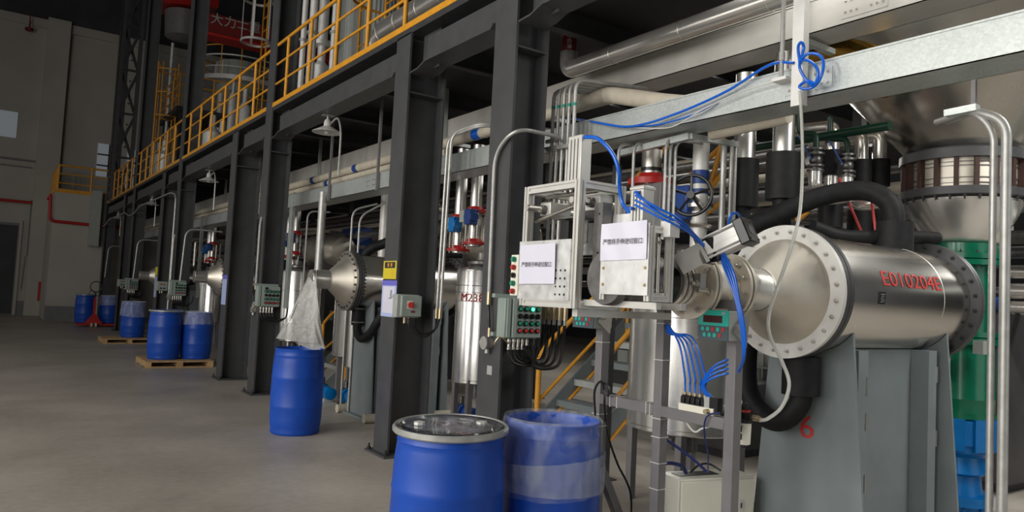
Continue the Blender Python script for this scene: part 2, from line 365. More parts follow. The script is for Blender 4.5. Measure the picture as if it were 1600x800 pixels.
# walkway deck and its edge beams
solo('walkway_deck', MB().box((XC+.43, 0.2, 4.20), (12.5, 30.7, 4.262)).box((XC+.0, .2, 4.215), (XC+.43, TY[0]-.17, 4.262)).box((XC, TY[0]+.17, 4.215), (XC+.43, TY[1]-.17, 4.262)).box((XC, TY[1]+.17, 4.215), (XC+.43, TY[2]-.17, 4.262)).box((XC, TY[2]+.17, 4.215), (XC+.43, TY[3]-.17, 4.262)).box((XC, TY[3]+.17, 4.215), (XC+.43, TY[4]-.17, 4.262)), M_['deck'], 'dark steel upper walkway deck running the length of the machine row', 'walkway')
marks = sorted(TY + SY)
segs = [(.6, marks[0])] + list(zip(marks[:-1], marks[1:]))
for i, (a, b) in enumerate(segs):
    y0, y1 = a+(.155 if i else 0), b-.155
    nm = 'edge beam of the walkway, %s the camera' % ('span nearest' if i == 0 else '%s span out from' % ['', 'second', 'third', 'fourth', 'fifth', 'sixth', 'seventh', 'eighth', 'ninth'][i])
    e = thing('edge_beam', 'charcoal steel ' + nm, 'beam', (XC+.2, (y0+y1)/2, 3.68), 'edge beams of the walkway')
    B = MB().box((XC+.03, y0+.10, 3.86), (XC+.045, y1-.32, 4.085)).box((XC+.03, y0, 3.90), (XC+.045, y0+.10, 4.085))
    B.box((XC+.01, y0+.10, 3.845), (XC+.27, y1-.30, 3.86))
    B.plate([(XC+.01, y1-.30, 3.845), (XC+.01, y1-.16, 3.80), (XC+.01, y1, 3.79), (XC+.01, y1, 3.805), (XC+.01, y1-.16, 3.815), (XC+.01, y1-.30, 3.86)], (.26, 0, 0))
    B.plate([(XC+.01, y0+.10, 3.845), (XC+.01, y0+.06, 3.875), (XC+.01, y0, 3.885), (XC+.01, y0, 3.90), (XC+.01, y0+.10, 3.86)], (.26, 0, 0))
    B.box((XC+.15, y1-.34, 3.82), (XC+.165, y1, 4.2))
    part('web_and_flanges', B, M_['col'], e)
    part('splice_plate', MB().box((XC+.045, y1-.40, 3.87), (XC+.15, y1-.385, 4.08)).box((XC+.135, y1-.30, 3.87), (XC+.15, y1-.18, 4.10)), M_['col'], e)
    for z in (3.90, 3.96, 4.02, 4.08): part('splice_bolt', MB().bolt((XC+.135, y1-.25, z), (-1, 0, 0), .018, .03), M_['darkbolt'], e)
    part('deck_channel', MB().box((XC+.20, y0, 4.0), (XC+.215, y1-.34, 4.2)).box((XC+.0, y0, 4.20), (XC+.2, y1, 4.215)), M_['deck'], e, 'recessed dark upper channel')
# cross joists below the deck
for k, y in enumerate(np.arange(2.0, 33, 1.58)):
    solo('deck_joist', MB().box((XC+.45, y-.05, 4.0), (12.3, y+.05, 4.02)).box((XC+.45, y-.006, 4.02), (12.3, y+.006, 4.2)), M_['deck'], 'dark steel joist crossing under the walkway deck', 'joist', 'joists under the walkway deck')
# railings: one per bay between tall columns
def railing(y0, y1, ys, label):
    r = thing('walkway_railing', label, 'railing', (XC+.08, (y0+y1)/2, 4.262), 'yellow walkway railings')
    x = XC+.03
    part('kick_plate', MB().box((x-.035, y0, 4.262), (x-.029, y1, 4.325)), M_['yellow'], r)
    part('top_rail', MB().cyl((x, y0, 5.22), (x, y1, 5.22), .024, n=12), M_['yellow'], r)
    for z in (4.92, 4.62): part('middle_rail', MB().cyl((x, y0, z), (x, y1, z), .016, n=10), M_['yellow'], r)
    for y in ys: part('post', MB().cyl((x, y, 4.262), (x, y, 5.21), .024, n=12), M_['yellow'], r)
rail_l = ['yellow railing of the walkway, nearest length, before the tall silver elbow', 'yellow railing of the walkway between the second and third tall columns',
          'yellow railing of the walkway between the third and fourth tall columns', 'yellow railing of the walkway, farthest length by the landing']
for k in range(4):
    y0, y1 = TY[k]+.16, TY[k+1]-.16
    railing(y0, y1, [TY[k]+.98+.943*j for j in range(6)], rail_l[k])

# ------------------------------------------------------------------ lamps under the walkway
lampL = ['gooseneck walkway lamp above the bag-covered drum', 'lit-looking gooseneck lamp above the two-drum pallet', 'gooseneck lamp above the small pallet drum', 'farthest gooseneck lamp by the landing wall']
lp = thing('pendant_lamp', lampL[0], 'lamp', (3.45, 9.24, 3.5), 'gooseneck lamps under the walkway')
part('stem', MB().cyl((3.45, 9.24, 3.62), (3.45, 9.24, 3.835), .014, n=10).cyl((3.45, 9.24, 3.88), (3.45, 9.24, 3.92), .03, n=10), M_['galvpipe'], lp)
part('ceiling_rose', MB().box((3.38, 9.19, 3.835), (3.52, 9.29, 3.845)), M_['galvpipe'], lp)
sh = part('lamp_shade', MB().lathe((3.45, 9.24, 3.70), (0, 0, -1), [(-.09, .03), (-.06, .045), (0, .05), (.02, .09), (.075, .19), (.082, .192), (.075, .175)], 28), M_['lampwhite'], lp)
part('bulb', MB().sphere((3.45, 9.24, 3.63), .035), M_['lampwhite'], lp)
part('gooseneck', MB().tube(bend([(3.49, 9.24, 3.74), (3.49, 8.99, 3.80), (3.49, 8.86, 3.6), (3.49, 8.86, 3.02)], .18, 8), .013, 8), M_['galvpipe'], lp)
for k in (1, 2, 3): dup(lp, (0, BAY*k, 0), lampL[k])
lamps_k = 1

# ================================================================== CABLE TRAYS AND LONG PIPES
def tray(x0, x1, z0, z1, y0, y1, label, cat, m_, name):
    t = thing(name, label, cat, ((x0+x1)/2, (y0+y1)/2, z0)); th = .006
    part('trough', MB().box((x0, y0, z0), (x1, y1, z0+th)).box((x0, y0, z0), (x0+th, y1, z1)).box((x1-th, y0, z0), (x1, y1, z1)), m_, t)
    part('cover', MB().box((x0-.006, y0, z1), (x1+.006, y1, z1+.012)), m_, t)
    jp = [y for y in np.arange(2.66, y1, 2.0*1.583)]
    for y in jp:
        part('joint_plate', MB().box((x0-.004, y-.16, z0+.035), (x0, y+.16, z1-.035)), m_, t)
        if y > 9: continue
        for yy in (-.13, -.09, -.05, .05, .09, .13):
            for z in ((z0*2+z1)/3, (z0+2*z1)/3): part('joint_bolt', MB().bolt((x0-.004, y+yy, z), (-1, 0, 0), .009, .008), M_['bolt'], t)
    return t
tray(4.0, 4.30, 2.91, 3.105, .5, 33, 'galvanised cable tray, the lower one, running the length of the row at head height', 'cable tray', M_['galv'], 'cable_tray')
tray(4.60, 4.90, 3.56, 3.79, .5, 33, 'pale painted cable duct, wider and higher than the galvanised tray', 'cable duct', M_['traypaint'], 'cable_duct')
# hanger channels over the trays
for k, y in enumerate([3.1, 6.2, 8.15, 9.6, 12.5, 15.9, 18.8, 22.2, 25.1]):
    h = thing('tray_hanger', 'galvanised channel hanger from the deck to the duct, %s along' % lab9[k], 'hanger', (4.58, y, 3.5), 'hangers of the cable duct')
    part('channel', MB().bar((4.57, y, 3.5), (4.57, y, 4.2), .05, .045), M_['galv'], h)
    part('foot', MB().bar((4.57, y, 3.52), (4.95, y, 3.52), .05, .04), M_['galv'], h)
# hangers of the lower tray: thin angle irons
for k, y in enumerate([8.05, 8.75, 10.4, 14.4, 15.1, 20.7, 21.4]):
    solo('tray_drop_rod', MB().bar((3.97, y, 2.88), (3.97, y, 4.2), .035, .03), M_['frame'], 'slim grey drop bar holding the lower tray, %s along' % lab9[k], 'hanger', 'drop bars of the lower tray')
# tall white hanger and conduit in front of the trays, nearest
a = at('x', 3.93, 1243, 165); b = at('x', 3.93, 1252, 0)
o = thing('white_tray_post', 'white painted flat strut hanging in front of the trays with a blue tube coil', 'strut', (a.x, a.y, a.z))
part('strut', MB().box((3.93, a.y-.042, a.z), (3.95, a.y+.035, 4.18)).box((3.95, a.y-.042, a.z), (3.985, a.y-.03, 4.18)), M_['flange'], o)
a = at('x', 3.93, 1221, 122)
o = thing('drop_conduit', 'thin white conduit dropping onto the lower tray beside the white strut', 'conduit', (a.x, a.y, a.z))
part('pipe', MB().cyl(a, (a.x, a.y, 4.2), .014, n=10).cyl(a+Vector((0, 0, .11)), a+Vector((0, 0, .16)), .019, n=10), M_['galvpipe'], o)
part('clamp', MB().box((a.x-.03, a.y-.05, a.z-.02), (4.0, a.y+.05, a.z)), M_['flange'], o)
# big polished pipe above the duct
a = at('x', 4.35, 893, 108)
o = thing('polished_pipe', 'long polished clad pipe above the pale duct, turning up at its far end', 'pipe', (a.x, a.y, a.z))
pz, py0 = a.z, a.y+.05
pts = bend([(4.35, .4, pz), (4.35, py0, pz), (4.35, py0, pz+.17)], .12, 6)
part('pipe_run', MB().tube(pts, .082, 28), M_['pipeclad'], o)
for y in (2.4, 3.2, 4.0, 4.8): part('seam_ring', MB().ring((4.35, y, pz), (0, 1, 0), .082, .003, 28, 6), M_['steel'], o)
ba = (4.35, py0, pz+.35)
q = o
part('marking_band', MB().cyl((4.35, py0, pz+.15), (4.35, py0, pz+.36), .070, n=24), M_['darkred'], q, 'dark red marking band')
bb_ = MB()
for z in (.11, .305):
    for j in range(12):
        an = j*PI/6; c = Vector((4.35+.073*math.cos(an), py0+.073*math.sin(an), pz+z+.04))
        bb_.bar(c-Vector((0, 0, .024)), c+Vector((0, 0, .024)), .010, .004, (math.cos(an), math.sin(an), 0))
part('arrow_marks', bb_, M_['flange'], q)
part('pipe_rise', MB().cyl((4.35, py0, pz+.35), (4.35, py0, pz+.50), .06, n=20), M_['steel'], q)
dv = Vector((-4.35, -py0, 0)).normalized()
for j, ch in enumerate('导热油'):
    text_mesh(ch, .05, Vector((4.35, py0, pz+.305-.05*j))+dv*.073, Vector((0, 0, 1)).cross(dv), (0, 0, 1), M_['flange'], q)
# grey lagged pipes lying over the lower tray
o = thing('lagged_pipe', 'cream lagged pipe over the lower tray with a swan bend at its near end', 'pipe', (4.2, 17, 3.2))
pts = [Vector((4.2, 30, 3.345))] + smooth_path([(4.2, 6.2, 3.345), (4.2, 5.6, 3.345), (4.2, 5.1, 3.37), (4.2, 4.75, 3.37), (4.21, 4.45, 3.30), (4.24, 4.1, 3.20), (4.3, 3.8, 3.13)], 8)
part('pipe_run', MB().tube(pts, lambda t: .058 if t < .25 else .070, 24), M_['creampipe'], o)
for y in (6.6, 7.6, 10.2, 14.6): part('wrap_joint', MB().ring((4.2, y, 3.345), (0, 1, 0), .058, .006, 24, 6), M_['creampipe'], o)
for y in (6.68, 9.9, 11.6): part('marking_band', MB().cyl((4.2, y, 3.345), (4.2, y+.14, 3.345), .0595, n=24), M_['darkblue'] if y > 7 else M_['bluetube'], o, 'blue marking band')
o = thing('lower_lagged_pipe', 'thinner cream lagged pipe running just under the upper one over the tray', 'pipe', (4.2, 18, 3.2))
part('pipe_run', MB().cyl((4.2, 7.4, 3.233), (4.2, 30, 3.233), .045, n=20), M_['creampipe'], o)
part('marking_band', MB().cyl((4.2, 11.0, 3.233), (4.2, 11.14, 3.233), .0465, n=20), M_['darkblue'], o, 'blue marking band')

# five parallel conduits by the nearest tall column
cond = ['', '', '', '', '']
for j in range(5):
    xx, yy = 3.78+.012*j, 4.90-.055*j
    col_l = ['galvanised riser conduit, %s of the five beside the control cabinet column' % s for s in ('outermost far one', 'second', 'middle one', 'fourth', 'one nearest the camera')][j]
    o = thing('riser_conduit', col_l, 'conduit', (xx, yy, 1.3), 'five riser conduits')
    part('pipe', MB().tube(bend([(xx, yy, 1.40), (xx, yy, 3.37+.012*j), (4.62, yy-.02, 3.46+.01*j)], .10, 7), .0165, 10), M_['galvpipe'], o)
    part('coupling', MB().cyl((xx, yy, 1.44), (xx, yy, 1.56), .022, n=10), M_['brass'], o)
    part('cable_tie', MB().cyl((xx, yy, 3.20), (xx, yy, 3.225), .0185, n=10), M_['greentape'], o)
    part('flexible_tail', MB().tube(smooth_path([(xx, yy, 1.42), (xx-.01, yy, 1.25), (xx-.10, yy-.05, 1.13-.012*j), (3.52, 4.66, 1.12-.01*j), (3.40+.035*j, 4.64, 1.24)], 6), .013, 8), M_['black'], o, 'black flexible tail')
solo('conduit_clamp_bar', MB().bar((3.74, 4.98, 2.86), (3.80, 4.6, 2.86), .03, .03).bar((3.69, 4.95, 2.84), (3.78, 4.93, 2.84), .05, .03), M_['galvpipe'], 'galvanised clamp bar holding the five riser conduits', 'clamp')

def conduit_on_column(y, label, dup_k=None):
    o = thing('bent_conduit', label, 'conduit', (XC-.02, y, 1.45), 'conduits on the tall columns')
    part('pipe', MB().tube(bend([(3.77, y+.02, 2.93), (3.74, y-.25, 2.92), (XC-.03, y-.25, 2.92), (XC-.03, y+.02, 2.76), (XC-.03, y-.0, 1.62)], .2, 8), .0165, 10), M_['galvpipe'], o)
    part('coupling', MB().cyl((XC-.03, y, 1.54), (XC-.03, y, 1.64), .02, n=10), M_['brass'], o)
    part('flexible_tail', MB().tube(smooth_path([(XC-.03, y, 1.56), (XC-.04, y-.03, 1.46), (XC-.035, y-.04, 1.34)], 6), .010, 8), M_['black'], o, 'black flexible tail')
    part('gland', MB().cyl((XC-.035, y-.04, 1.29), (XC-.035, y-.04, 1.36), .016, n=10), M_['brass'], o)
    part('junction_box', MB().cyl((XC-.005, y-.02, 1.24), (XC-.065, y-.02, 1.24), .045, n=20).cyl((XC-.06, y-.02, 1.24), (XC-.075, y-.02, 1.24), .052, n=20).cyl((XC-.035, y-.02, 1.20), (XC-.035, y-.02, 1.16), .02, n=12).cyl((XC-.035, y+.02, 1.24), (XC-.035, y+.07, 1.24), .02, n=12), M_['galvpipe'], o)
    part('nameplate', MB().box((XC-.004, y-.055, .99), (XC, y+.015, 1.06)), M_['boxlight'], o)
    return o
def straight_conduit(y, label):
    o = thing('straight_conduit', label, 'conduit', (XC-.02, y, 1.2), 'conduits on the tall columns')
    part('pipe', MB().tube(bend([(XC-.01, y-.03, 2.62), (XC-.03, y-.05, 2.5), (XC-.03, y-.05, 1.62)], .06, 4), .0165, 10), M_['galvpipe'], o)
    part('coupling', MB().cyl((XC-.03, y-.05, 1.54), (XC-.03, y-.05, 1.64), .02, n=10), M_['brass'], o)
    part('flexible_tail', MB().tube(smooth_path([(XC-.03, y-.05, 1.56), (XC-.04, y+.0, 1.46), (XC-.035, y-.04, 1.34)], 6), .010, 8), M_['black'], o, 'black flexible tail')
    part('junction_box', MB().cyl((XC-.005, y-.02, 1.24), (XC-.065, y-.02, 1.24), .045, n=20).cyl((XC-.035, y-.02, 1.20), (XC-.035, y-.02, 1.16), .02, n=12).cyl((XC-.035, y-.02, 1.28), (XC-.035, y-.04, 1.36), .016, n=12), M_['galvpipe'], o)
c0 = conduit_on_column(TY[0], 'galvanised conduit bent over the front of the nearest tall column, with junction box')
straight_conduit(TY[1], 'straight galvanised conduit with junction box on the second tall column')
straight_conduit(TY[2], 'straight galvanised conduit with junction box on the third tall column behind the pallet')
# twin conduits by the poster column
for j in range(2):
    o = thing('twin_conduit', ['outer galvanised conduit dropping beside the red switch box', 'inner galvanised conduit dropping beside the red switch box'][j], 'conduit', (3.72, 6.5, 1.3), 'twin conduits by the poster column')
    part('pipe', MB().tube(bend([(3.70, 6.55-.07*j, 1.40), (3.72, 6.55-.07*j, 3.20+.03*j), (3.82, 6.1, 3.27+.02*j), (4.6, 5.9, 3.3+.02*j)], .13, 8), .016, 10), M_['galvpipe'], o)
    part('coupling', MB().cyl((3.70, 6.55-.07*j, 1.36), (3.70, 6.55-.07*j, 1.46), .021, n=10), M_['brass'], o)
    part('flexible_tail', MB().tube(smooth_path([(3.70, 6.55-.07*j, 1.38), (3.66, 6.5, 1.25), (3.5, 6.45, 1.18+.03*j), (3.36+.06*j, 6.45, 1.27), (3.34+.06*j, 6.45, 1.36)], 6), .011, 8), M_['black'], o, 'black flexible tail')
# near right conduits with a bend
for j, (px, r, l) in enumerate([(1549, .017, 'thinner of two galvanised conduits at the edge of the view, before the green motor'), (1569, .024, 'thicker of two galvanised conduits at the edge of the view, before the green motor')]):
    p = at('x', 4.15, px, 500); o = thing('edge_conduit', l, 'conduit', (p.x, p.y, 0))
    part('pipe', MB().tube(bend([(4.15, p.y, 0), (4.15, p.y, 2.62-.04*(1-j)), (4.15, p.y+.10+.06*j, 2.70), (4.5, p.y+.45, 2.76)] , .09, 8), r, 12), M_['galvpipe'], o)
a = at('x', 4.15, 1478, 178); b = at('x', 4.15, 1528, 168)
o = thing('conduit_bracket', 'small galvanised bracket arm below the lower tray holding the edge conduits', 'bracket', tuple(a))
part('arm', MB().bar(a, b, .05, .035), M_['galv'], o)
part('drop', MB().bar(b+Vector((0, .02, 0)), b+Vector((0, .02, .15)), .022, .02), M_['frame'], o)

# ================================================================== EXCHANGER UNITS
def exchanger(k):
    Y = 2.58+BAY*k; Z = 1.715; ax = Vector((0, Y, Z)); X = (1, 0, 0)
    lab = ['nearest big stainless vessel with a bolted cone end and red stencilled tag',
           'stainless cone-ended vessel behind the poster column, with the hanging film bag',
           'stainless cone-ended vessel seen between columns behind the two-drum pallet',
           'stainless cone-ended vessel in the fourth bay, mostly hidden by columns', 'stainless cone-ended vessel in the last bay'][k]
    t = thing('conical_vessel', lab, 'vessel', (4.5, Y, 1.3), 'cone-ended vessels of the machine row')
    P = lambda x: Vector((x, Y, Z))
    nz = MB().lathe(P(0), X, [(3.235, .112), (3.24, .116), (3.50, .116), (3.52, .122)], 36)
    n_ = part('nozzle', nz, M_['ribbed'] if k == 0 else M_['pipeclad'], t)
    part('cone', MB().lathe(P(0), X, [(3.46, .118), (3.475, .122), (3.67, .290), (3.685, .297)], 64, cap=False), M_['cone'], t)
    if k == 0: part('seam_weld', MB().bar(P(3.475)+Vector((-.002, .10, .075)), P(3.67)+Vector((-.002, .235, .175)), .006, .003), M_['steel'], t)
    fl = part('front_flange', MB().lathe(P(0), X, [(3.685, .292), (3.685, .377), (3.712, .377), (3.712, .3)], 72, cap=False), M_['flange'] if k == 0 else M_['steel'], t)
    nb = 24
    for j in range(nb):
        an = 2*PI*(j+.5)/nb; c = P(3.685)+Vector((0, math.cos(an), math.sin(an)))*.338
        part('flange_bolt', MB().bolt(c, (-1, 0, 0), .013 if k == 0 else .017, .016), M_['bolt' if k == 0 else 'darksteel'], fl)
    part('gasket', MB().cyl(P(3.712), P(3.722), .36, n=64), M_['black'], t)
    part('back_flange', MB().lathe(P(0), X, [(3.722, .30), (3.722, .374), (3.752, .374), (3.757, .36), (3.762, .374), (3.79, .374), (3.79, .33)], 64), M_['col'], t)
    nut = MB()
    for j in range(nb*2): 
        an = 2*PI*(j+.5)/nb/2; nut.bolt(P(3.79)+Vector((0, math.cos(an), math.sin(an)))*.35, X, .014, .022)
    part('nut_ring', nut, M_['darkbolt'], t)
    part('shell', MB().lathe(P(0), X, [(3.79, .335), (3.80, .338), (5.19, .338), (5.2, .34)], 80), M_['shell'], t)
    sm = MB()
    for x in (4.86,): sm.ring(P(x), X, .338, .0022, 64, 6)
    part('seam', sm, M_['bolt'], t)
    rf = part('rear_flange', MB().lathe(P(0), X, [(5.20, .34), (5.20, .402), (5.225, .402), (5.23, .394), (5.235, .402), (5.262, .402), (5.262, .2), (5.30, .1)], 72), M_['col'], t)
    for j in range(24):
        an = 2*PI*(j+.5)/24; part('flange_bolt', MB().bolt(P(5.20)+Vector((0, math.cos(an), math.sin(an)))*.370, (-1, 0, 0), .014, .018), M_['darkbolt'], rf)
    if k == 0:
        r = .3415
        def wrap(u, v, w, base=.30):
            a_ = base + v/r   # angle above horizontal on the camera side
            return (4.49+u, Y-(r+w)*math.cos(a_), Z+(r+w)*math.sin(a_))
        text_mesh('E010204E', .128, (0, 0, 0), X, (0, 0, 1), M_['redink'], t, 'stencil_number', .0006, wrap=wrap, wx=1.36, label='red stencilled tag E010204E')
        def wrap2(u, v, w): 
            a_ = -.03+v/r; return (4.125+u, Y-(r+w)*math.cos(a_), Z+(r+w)*math.sin(a_))
        pl = MB(); pl.plate([Vector(wrap2(u, v, 0)) for u, v in ((-.032, -.034), (.032, -.034), (.032, .034), (-.032, .034))], (0, -.003, 0)); np_ = part('nameplate', pl, M_['black'], t)
        tx = MB()
        for i in range(5): tx.bar(Vector(wrap2(-.024+.005*(i % 2), .022-.011*i, .004)), Vector(wrap2(.022-.006*(i % 3), .022-.011*i, .004)), .003, .001, (0, -1, 0))
        part('nameplate_print', tx, M_['boxlight'], np_)
    # stand
    st = thing('vessel_stand', ['grey welded steel stand with a red number 6 under the nearest vessel', 'grey welded steel stand under the second vessel, behind the poster column',
         'grey welded steel stand in the third bay', 'grey welded steel stand in the fourth bay', 'grey welded steel stand in the last bay'][k], 'stand', (4.5, Y, 0), 'grey stands of the vessels')
    def saddle(x0, x1, w0, w1):
        pts = [Vector((x0, Y-w0, .03)), Vector((x0, Y+w0, .03)), Vector((x0, Y+w1, 1.50))]
        a1 = math.acos(min(1, w1/.345))
        for j in range(13):
            an = -a1 - (PI-2*a1)*j/12
            pts.append(Vector((x0, Y+.342*math.cos(an), Z+.342*math.sin(an))))
        pts.append(Vector((x0, Y-w1, 1.50))); return MB().plate(pts, (x1-x0, 0, 0))
    fp = part('front_plate', saddle(3.97, 3.99, .385, .262), M_['grey'], st)
    part('rear_plate', saddle(5.03, 5.05, .385, .275), M_['grey'], st)
    part('middle_column', MB().box((4.2, Y-.14, .03), (4.9, Y+.14, 1.40)), M_['grey'], st)
    rb = MB()
    for x in (4.06, 4.86): rb.box((x, Y-.25, .03), (x+.10, Y-.14, 1.40))
    rb.box((4.0, Y-.012, .03), (4.2, Y+.012, 1.38)).box((4.9, Y-.012, .03), (5.03, Y+.012, 1.38))
    part('side_rib', rb, M_['grey'], st)
    part('base_plate', MB().box((3.9, Y-.40, 0), (5.12, Y+.40, .03)), M_['grey'], st)

    for x, z in ((4.14, 1.15), (4.14, .95), (4.14, .6), (4.96, 1.2), (4.96, .8)): part("weld_bead", MB().box((x, Y-.256, z), (x+.006, Y-.25, z+.10)), M_["bolt"], st)
    if k == 0:
        text_mesh('6', .19, (3.968, 2.585, .93), (0, -1, 0), (0, 0, 1), M_['redink'], st, 'stencil_number', .001, wx=1.1, label='red stencilled number 6')
    # insulated connections
    h = thing('insulated_hose', ['black foam-lagged hose looping under the nearest cone flange', 'black foam-lagged hose looping under the second vessel flange',
        'black foam-lagged hose looping under the third vessel flange', 'black foam-lagged hose under the fourth vessel', 'black foam-lagged hose under the last vessel'][k], 'hose', (3.9, Y+.05, 1.2), 'lagged hoses under the vessels')
    if k == 0:
        cx, cy = 3.86, Y-.02
        part('sleeve', MB().cyl((cx, cy, 1.35), (cx, cy, 1.13), .105, n=28), M_['rubber'], h)
        part('lower_bend', MB().tube(smooth_path([(cx, cy, 1.2), (cx, cy+.005, 1.08), (cx-.02, cy+.10, .97), (cx-.01, cy+.24, .98), (cx+.02, cy+.38, 1.12), (cx+.1, cy+.45, 1.4), (cx+.15, cy+.47, 1.7), (cx+.2, cy+.5, 2.0)], 8), .062, 18), M_['rubber'], h)
    else:
        cx, cy = 3.88, Y-.02
        part('sleeve', MB().cyl((cx, cy, 1.36), (cx, cy, 1.16), .08, n=24), M_['rubber'], h)
        part('lower_bend', MB().tube(smooth_path([(cx, cy, 1.2), (cx, cy-.02, 1.08), (cx+.02, cy-.12, 1.0), (cx+.05, cy-.3, 1.08), (cx+.08, cy-.45, 1.25), (cx+.2, cy-.5, 1.45), (cx+.6, cy-.5, 1.6)], 8), .055, 16), M_['rubber'], h)
        part('clamp', MB().ring((cx, cy, 1.2), (0, 0, 1), .08, .008, 24, 6), M_['bolt'], h)
        for i, (bx, by) in enumerate(((4.0, Y-.45), (5.0, Y-.45), (4.0, Y+.4))):
            solo('wooden_block', MB().cyl((bx-.16, by-.02, .055), (bx+.05, by-.02, .055), .055, n=12), M_['creampipe'], 'pale round wooden chock at the %s grey stand, %s' % (ordinal[k], ('front near corner', 'back near corner', 'front far corner')[i]), 'block', 'wooden chocks at the stands')
    h = thing('top_insulated_pipe', ['black foam-lagged pipe arching over the nearest vessel', 'black foam-lagged pipe arching over the second vessel', 'black foam-lagged pipe over the third vessel',
         'black foam-lagged pipe over the fourth vessel', 'black foam-lagged pipe over the last vessel'][k], 'pipe', (4.9, Y, 2.05), 'lagged pipes over the vessels')
    part('sleeve', MB().cyl((4.93, Y+.02, 2.03), (4.93, Y+.02, 2.235), .115, n=28), M_['rubber'], h)
    part('arch', MB().tube(smooth_path([(4.93, Y+.02, 2.2), (4.92, Y+.05, 2.36), (4.87, Y+.20, 2.455), (4.72, Y+.42, 2.42), (4.5, Y+.62, 2.28), (4.3, Y+.75, 2.15), (4.3, Y+.85, 1.9)], 8), .068, 18), M_['rubber'], h)
    part('side_branch', MB().tube(smooth_path([(5.35, Y-.05, 2.16), (5.1, Y, 2.15), (4.93, Y+.05, 2.14), (4.7, Y+.25, 2.13), (4.5, Y+.35, 2.18)], 6), .045, 14), M_['rubber'], h)
    return t
for k in range(NB-1): exchanger(k)

# ------------------------------------------------------------------ green agitator drive with hopper at the right
MX, MY = 6.3, 2.785
t = thing('hopper_dryer', 'tall conical steel hopper over a green and blue drive unit, behind the nearest vessel', 'hopper', (MX, MY, 0))
O = Vector((MX, MY, 0)); Zx = (0, 0, 1)
gb = MB().lathe(O, Zx, [(.86, .235), (.86, .255), (.89, .255), (.89, .24), (1.0, .24), (1.005, .243), (1.02, .24), (1.42, .24), (1.42, .27), (1.47, .27), (1.475, .255), (1.48, .27), (1.52, .27), (1.52, .225), (2.02, .225), (2.03, .30), (2.07, .30), (2.075, .285), (2.08, .30), (2.12, .30), (2.12, .25), (2.2, .25)], 48)
g = part('green_housing', gb, M_['green'], t, 'green cylindrical housing')
fb = MB()
for j in range(16):
    an = 2*PI*j/16
    for z, r in ((2.12, .28), (2.03, .28), (1.42, .255)): fb.bolt(O+Vector((math.cos(an)*r, math.sin(an)*r, z)), (0, 0, 1 if z == 2.12 else -1), .013, .016)
part('housing_bolts', fb, M_['darkbolt'], g)
dvv = Vector((-MX, -MY, 0)).normalized(); sdv = Vector((0, 0, 1)).cross(dvv)
wq = O+dvv*.232-sdv*.13
part('inspection_opening', MB().box((wq.x-.05, wq.y-.05, 1.16), (wq.x+.05, wq.y+.05, 1.30)), M_['black'], g)
part('shaft_coupling', MB().cyl((wq.x-.055, wq.y-.055, 1.15), (wq.x-.055, wq.y-.055, 1.31), .02, n=12).cyl((wq.x-.03, wq.y-.075, 1.15), (wq.x-.03, wq.y-.075, 1.31), .014, n=12), M_['bolt'], g)
part('lifting_lug', MB().box((MX-.30, MY-.29, 1.36), (MX-.22, MY-.22, 1.46)), M_['boxlight'], g)
bl = MB().lathe(O, Zx, [(.42, .17), (.44, .20), (.50, .19), (.56, .18), (.60, .235), (.66, .24), (.66, .25), (.84, .25), (.86, .23)], 40)
for an in range(0, 8):
    c, s_ = math.cos(an*PI/4+.3), math.sin(an*PI/4+.3)
    bl.bar(O+Vector((c*.22, s_*.22, .62)), O+Vector((c*.22, s_*.22, .86)), .14, .09, (c, s_, 0))
bl.lathe(O, Zx, [(.20, .21), (.20, .235), (.27, .235), (.27, .17), (.33, .16), (.45, .15)], 40).lathe(O, Zx, [(.0, .17), (.0, .2), (.2, .2)], 32)
for an in range(10): 
    c, s_ = math.cos(an*PI/5), math.sin(an*PI/5); bl.bar(O+Vector((c*.19, s_*.19, .02)), O+Vector((c*.19, s_*.19, .19)), .02, .05, (c, s_, 0))
part('gear_motor', bl, M_['bluepaint'], t, 'blue ribbed gear motor')
part('lower_cone', MB().lathe(O, Zx, [(2.2, .24), (2.22, .27), (2.50, .415), (2.53, .425)], 64), M_['clad'], t, 'polished lower cone')
hb = MB().lathe(O, Zx, [(2.53, .40), (2.55, .455), (2.61, .455), (2.61, .41)], 64)
part('clamp_ring', hb, M_['col'], t)
part('clamp_ring', MB().lathe(O, Zx, [(2.83, .41), (2.83, .455), (2.90, .455), (2.92, .42)], 64), M_['col'], t)
part('window_band', MB().lathe(O, Zx, [(2.60, .395), (2.84, .395)], 64), M_['cone'], t)
st_ = MB(); pn = MB()
for j in range(20):
    an = 2*PI*j/20; c, s_ = math.cos(an), math.sin(an)
    st_.bar(O+Vector((c*.42, s_*.42, 2.60)), O+Vector((c*.42, s_*.42, 2.84)), .03, .045, (c, s_, 0))
    an += PI/20; c, s_ = math.cos(an), math.sin(an)
    for z in (2.64, 2.68, 2.77, 2.80): pn.bar(O+Vector((c*.401-s_*.045, s_*.401+c*.045, z)), O+Vector((c*.401+s_*.045, s_*.401-c*.045, z)), .005, .008, (c, s_, 0))
part('spacer_posts', st_, M_['brownrust'], t); part('window_grille', pn, M_['darksteel'], t)
for j in range(28):
    an = 2*PI*j/28; part('ring_bolt', MB().bolt(O+Vector((math.cos(an)*.435, math.sin(an)*.435, 2.55)), (0, 0, -1), .014, .03), M_['darkbolt'], t)
part('hopper_cone', MB().lathe(O, Zx, [(2.92, .40), (2.93, .415), (3.80, 1.18), (4.19, 1.25)], 72), M_['hoppersteel'], t, 'wide polished hopper cone')

